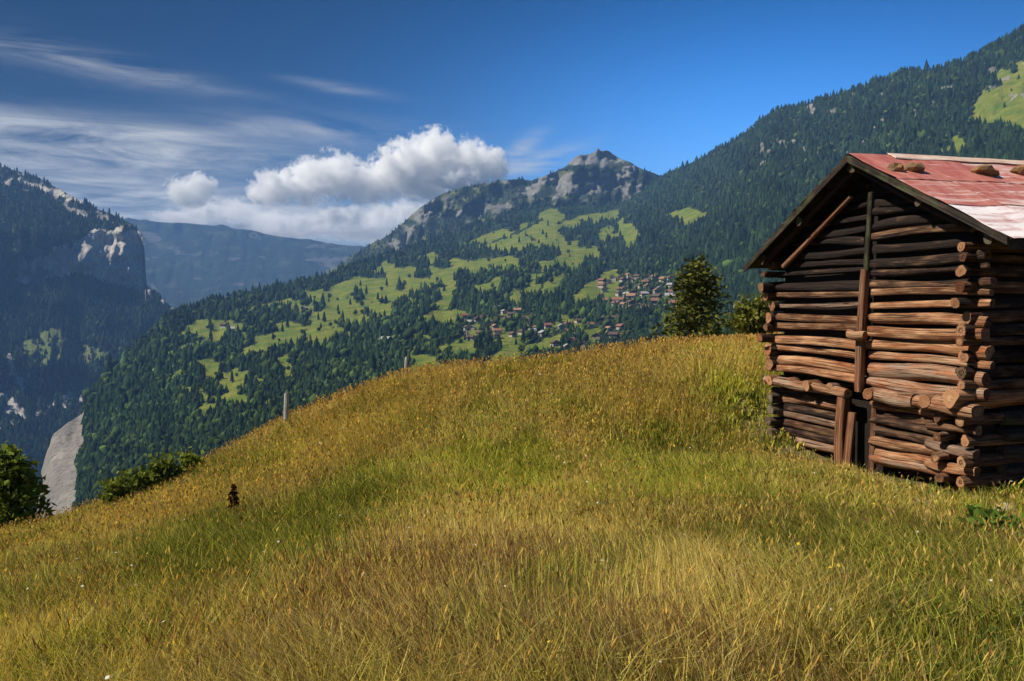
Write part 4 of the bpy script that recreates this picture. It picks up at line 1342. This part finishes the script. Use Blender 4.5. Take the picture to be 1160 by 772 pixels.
def slab(name, xa, xb, y0, y1, t0, t1, parent, mat, tone, rag=0.0, zback=0.0):
    """a sheet lying on the roof plane between xa and xb, t0..t1 above it, slightly buckled"""
    nx_, ny_ = 7, 9
    V, CC, FF, UU = [], [], [], []
    rnd = random.random()
    ph = random.uniform(0, 6.28)
    for lay, t in ((0, t0), (1, t1)):
        for i in range(nx_ + 1):
            for j in range(ny_ + 1):
                x = xa + (xb - xa) * i / nx_; yv = y0 + (y1 - y0) * j / ny_
                bend = .010 * math.sin(yv * 5 + 1.3) * math.sin(x * 2.2) + .008 * math.sin(x * 6 + .4)
                if rag and j in (0, ny_): yv += random.uniform(-rag, rag)
                V.append((x + (random.uniform(-rag, rag) if i == nx_ else 0), yv, roof_z(x) + t + bend + zback * (yv - YF) / (YB - YF)))
                CC.append((tone, rnd, 0, 1))
    idx_ = lambda l, i, j: l * (nx_ + 1) * (ny_ + 1) + i * (ny_ + 1) + j
    lx, ly = abs(xb - xa), abs(y1 - y0)
    def q(a, b, c, d_, uv): FF.append((a, b, c, d_)); UU.append(uv)
    for i in range(nx_):
        for j in range(ny_):
            uv = ((i / nx_ * lx, j / ny_ * ly), ((i + 1) / nx_ * lx, j / ny_ * ly), ((i + 1) / nx_ * lx, (j + 1) / ny_ * ly), (i / nx_ * lx, (j + 1) / ny_ * ly))
            q(idx_(1, i, j), idx_(1, i + 1, j), idx_(1, i + 1, j + 1), idx_(1, i, j + 1), uv)
            q(idx_(0, i, j), idx_(0, i, j + 1), idx_(0, i + 1, j + 1), idx_(0, i + 1, j), (uv[0], uv[3], uv[2], uv[1]))
    for i in range(nx_):
        for j in (0, ny_):
            q(idx_(0, i, j), idx_(0, i + 1, j), idx_(1, i + 1, j), idx_(1, i, j), ((i * .1, 0), (i * .1 + .1, 0), (i * .1 + .1, .05), (i * .1, .05)))
    for j in range(ny_):
        for i in (0, nx_):
            q(idx_(0, i, j), idx_(0, i, j + 1), idx_(1, i, j + 1), idx_(1, i, j), ((j * .1, 0), (j * .1 + .1, 0), (j * .1 + .1, .05), (j * .1, .05)))
    me = wood_mesh(name, V, FF, UU, CC, False)
    bm = bmesh.new(); bm.from_mesh(me); bmesh.ops.recalc_face_normals(bm, faces=bm.faces); bm.to_mesh(me); bm.free()
    return link(name, me, M[mat], parent)


ZB = .10
# boarding under the sheets: each side its own part
rl = slab('roof', RX - .01, ELX + .03, YF + .03, YB, -.045, -.005, barn, 'wood_moss', .22, .0, ZB)
rr = slab('roof', RX + .01, ERX - .05, YF + .03, YB, -.045, -.005, barn, 'wood_moss', .22, .0, ZB)
rl['label'] = 'left roof slope of dark mossy boards'
rr['label'] = 'right roof slope under worn red metal sheets'
# left slope: rough shingle boards with mossy ragged edge
rows = 7
for k in range(rows):
    a = RX - .02 + (ELX - RX) * k / rows; b = RX + (ELX - .02 - RX) * (k + 1.12) / rows
    slab('shingle', a, max(b, ELX - .04), YF - random.uniform(0, .03), YB, .002 + .012 * (k % 2), .03 + .012 * (k % 2), rl, 'wood_moss', .5, .02, ZB)
# right slope: three rows of lapped sheets
span = ERX - RX
for row, (a, b, mt) in enumerate(((0.0, .36, 'red'), (.34, .66, 'red'), (.64, 1.0, 'pale'))):
    yy = YF - random.uniform(.0, .02); k = 0
    while yy < YB:
        L = random.uniform(.95, 1.5)
        t = .006 + .012 * (2 - row) + .009 * (k % 2)
        slab('roof_sheet', RX + span * a + .005, RX + span * b, yy, min(yy + L + .06, YB + .05), t, t + .005, rr, mt, random.uniform(0, .25) if mt == 'red' else random.uniform(.1, .5), .012, ZB)
        yy += L; k += 1
# ridge cap, beginning a little behind the gable
slab('ridge_cap', RX, RX + .20, .35, YB + .05, .052, .066, barn, 'cap', .1, .012, ZB)
# verge boards along the gable
def verge(xa, xb, tone, drop=.11):
    y0, y1 = YF - .035, YF - .002
    za, zb = roof_z(xa), roof_z(xb)
    board('verge_board', [(xa, y0, za - drop), (xb, y0, zb - drop), (xb, y1, zb - drop), (xa, y1, za - drop), (xa, y0, za - .002), (xb, y0, zb - .002), (xb, y1, zb - .002), (xa, y1, za - .002)], barn, 'wood_moss', tone)
verge(ELX + .02, RX - .004, .28)
verge(RX + .004, ERX - .06, .28)
board('eave_board', [(ERX - .10, YF + .05, roof_z(ERX - .1) - .16), (ERX - .06, YF + .05, roof_z(ERX - .06) - .16), (ERX - .06, YB, roof_z(ERX - .06) - .16 + ZB), (ERX - .10, YB, roof_z(ERX - .1) - .16 + ZB),
                     (ERX - .10, YF + .05, roof_z(ERX - .1) - .05), (ERX - .06, YF + .05, roof_z(ERX - .06) - .05), (ERX - .06, YB, roof_z(ERX - .06) - .05 + ZB), (ERX - .10, YB, roof_z(ERX - .1) - .05 + ZB)], barn, 'wood_moss', .4)


def on_roof(x, y, up):
    p = barn_pt(x, y, roof_z(x) + ZB * (y - YF) / (YB - YF) + up)
    return p


def roof_hit(px, py):
    """where the sight line of a survey point meets the right roof slope"""
    best = None
    for xx in np.linspace(RX, ERX, 120):
        for yv in np.linspace(YF, YB, 120):
            p = on_roof(xx, yv, .05) - EYE
            cx = p[0]; dpt = p[1] * cp - p[2] * sp; hz = p[1] * sp + p[2] * cp
            e = (W / 2 + F * cx / dpt - px) ** 2 + (H / 2 - F * hz / dpt - py) ** 2
            if best is None or e < best[0]: best = (e, xx, yv)
    return best[1:]


for (px, py, s, lb, sd) in ((1014, 192, (.13, .10, .085), 'small dark lichened stone next to the ridge on the red roof', 2), (1036, 193, (.2, .14, .10), 'orange lichened stone holding down the red roof, nearest the gable', 3),
                            (1117, 197, (.26, .15, .11), 'long orange brown stone in the middle of the red roof ridge', 7), (1157, 196, (.2, .14, .10), 'orange brown stone farthest along the red roof ridge', 9)):
    rx_, ry_ = roof_hit(px, py)
    stone(on_roof(rx_, ry_, s[2] * .75), s, M['stone_orange'], lb, 'stones weighing down the barn roof', sd, math.atan2(BY[1], BY[0]))


# ------------------------------------------------------------------ clouds
def cloud(name, label, lumps, depth, dens, base=None, soft=1.0, nscale=1.0):
    k = depth / F
    c0 = at(np.mean([l[0] for l in lumps]), np.mean([l[1] for l in lumps]), depth)
    bm = bmesh.new()
    nodes = []
    for (px, py, rx, rz) in lumps:
        p = at(px, py, depth) - c0
        p[1] += random.uniform(-.5, .5) * rx * k
        R = np.array([rx * k, rx * k * 1.1, rz * k])
        nodes.append((p, R))
        r = bmesh.ops.create_icosphere(bm, subdivisions=2, radius=1.0)
        for v in r['verts']: v.co = Vector([v.co[i] * R[i] * 1.35 + p[i] for i in range(3)])
    me = bpy.data.meshes.new(name); bm.to_mesh(me); bm.free()
    m, nt, out = material('cumulus_vapour' if 'cum' in name else name + '_vapour')
    tc = N(nt, 'ShaderNodeTexCoord').outputs['Object']
    dmin = None
    for p, R in nodes:
        ma = N(nt, 'ShaderNodeVectorMath', operation='MULTIPLY_ADD')
        nt.links.new(tc, ma.inputs[0]); ma.inputs[1].default_value = tuple(1 / R); ma.inputs[2].default_value = tuple(-p / R)
        ln = N(nt, 'ShaderNodeVectorMath', operation='LENGTH'); nt.links.new(ma.outputs[0], ln.inputs[0])
        dmin = ln.outputs['Value'] if dmin is None else math_n(nt, 'SMOOTH_MIN', dmin, ln.outputs['Value'], .18)
    n1 = noise_n(nt, tc, 0.0034 * nscale, 8, 0.64, 0.25)
    n2 = noise_n(nt, tc, 0.013 * nscale, 5, 0.65, 0.4)
    n1 = math_n(nt, 'MULTIPLY_ADD', math_n(nt, 'SUBTRACT', n2, .5), .38, n1)
    m.cycles.volume_step_rate = 0.22
    s = math_n(nt, 'SUBTRACT', math_n(nt, 'ADD', .92, math_n(nt, 'MULTIPLY', math_n(nt, 'SUBTRACT', n1, .5), 3.0)), dmin)
    s = math_n(nt, 'MULTIPLY', s, 5.0 * soft, clamp=True)
    if base is not None:
        zb = float(at(lumps[0][0], base, depth)[2] - c0[2])
        sz = N(nt, 'ShaderNodeSeparateXYZ'); nt.links.new(tc, sz.inputs[0])
        s = math_n(nt, 'MULTIPLY', s, math_n(nt, 'MULTIPLY', math_n(nt, 'SUBTRACT', math_n(nt, 'ADD', sz.outputs[2], math_n(nt, 'MULTIPLY', n1, 170.0)), zb + 85), 1 / 100.0, clamp=True))
    v = N(nt, 'ShaderNodeVolumePrincipled', inp={'Color': (.999, .999, 1, 1), 'Anisotropy': 0.0})
    nt.links.new(math_n(nt, 'MULTIPLY', s, dens), v.inputs['Density'])
    nt.links.new(v.outputs[0], out.inputs['Volume'])
    o = link(name, me, m); o.location = c0
    rm = o.modifiers.new('merge', 'REMESH'); rm.mode = 'VOXEL'; rm.voxel_size = 7 * k
    return tag(o, label, 'cloud')


if True:
    cloud('cumulus_cloud', 'large white cumulus cloud beside the rocky peak', [(322, 214, 30, 19), (352, 207, 26, 24), (382, 200, 28, 27), (410, 206, 28, 22), (436, 200, 26, 24), (462, 190, 30, 28), (492, 178, 32, 29), (520, 183, 32, 26),
                                                                              (545, 186, 28, 24), (470, 205, 40, 18), (525, 205, 30, 14), (300, 222, 22, 11)], 10500, .012, 251, 1.0, 1.7)
    cloud('cumulus_cloud', 'small round white cloud over the far ridge', [(205, 215, 18, 15), (226, 211, 17, 17), (214, 222, 24, 11)], 10500, .010, 240, 1.0, 1.7)
    cloud('low_cloud', 'low grey white cloud bank under the large cumulus', [(205, 248, 34, 9), (240, 243, 30, 12), (272, 240, 26, 14), (310, 252, 40, 12), (352, 256, 42, 11), (395, 250, 36, 14), (430, 246, 34, 15), (462, 240, 26, 14), (420, 264, 50, 9), (300, 264, 60, 8)], 11200, .0052, None, .6, 1.8)

# ------------------------------------------------------------------ haze
bm = bmesh.new()
r = bmesh.ops.create_cube(bm, size=1)
for v in r['verts']: v.co = Vector(((-8200 if v.co.x < 0 else 8200), (-1700 if v.co.y < 0 else 7600), (-901 if v.co.z < 0 else 740)))
me = bpy.data.meshes.new('haze'); bm.to_mesh(me); bm.free()
m, nt, out = material('mountain_haze')
v = N(nt, 'ShaderNodeVolumePrincipled', inp={'Color': (.24, .48, .96, 1), 'Density': 8.2e-5, 'Anisotropy': 0.0})
nt.links.new(v.outputs[0], out.inputs['Volume'])
tag(link('haze', me, m), 'thin blue mountain haze filling the valley', None, None, 'stuff')
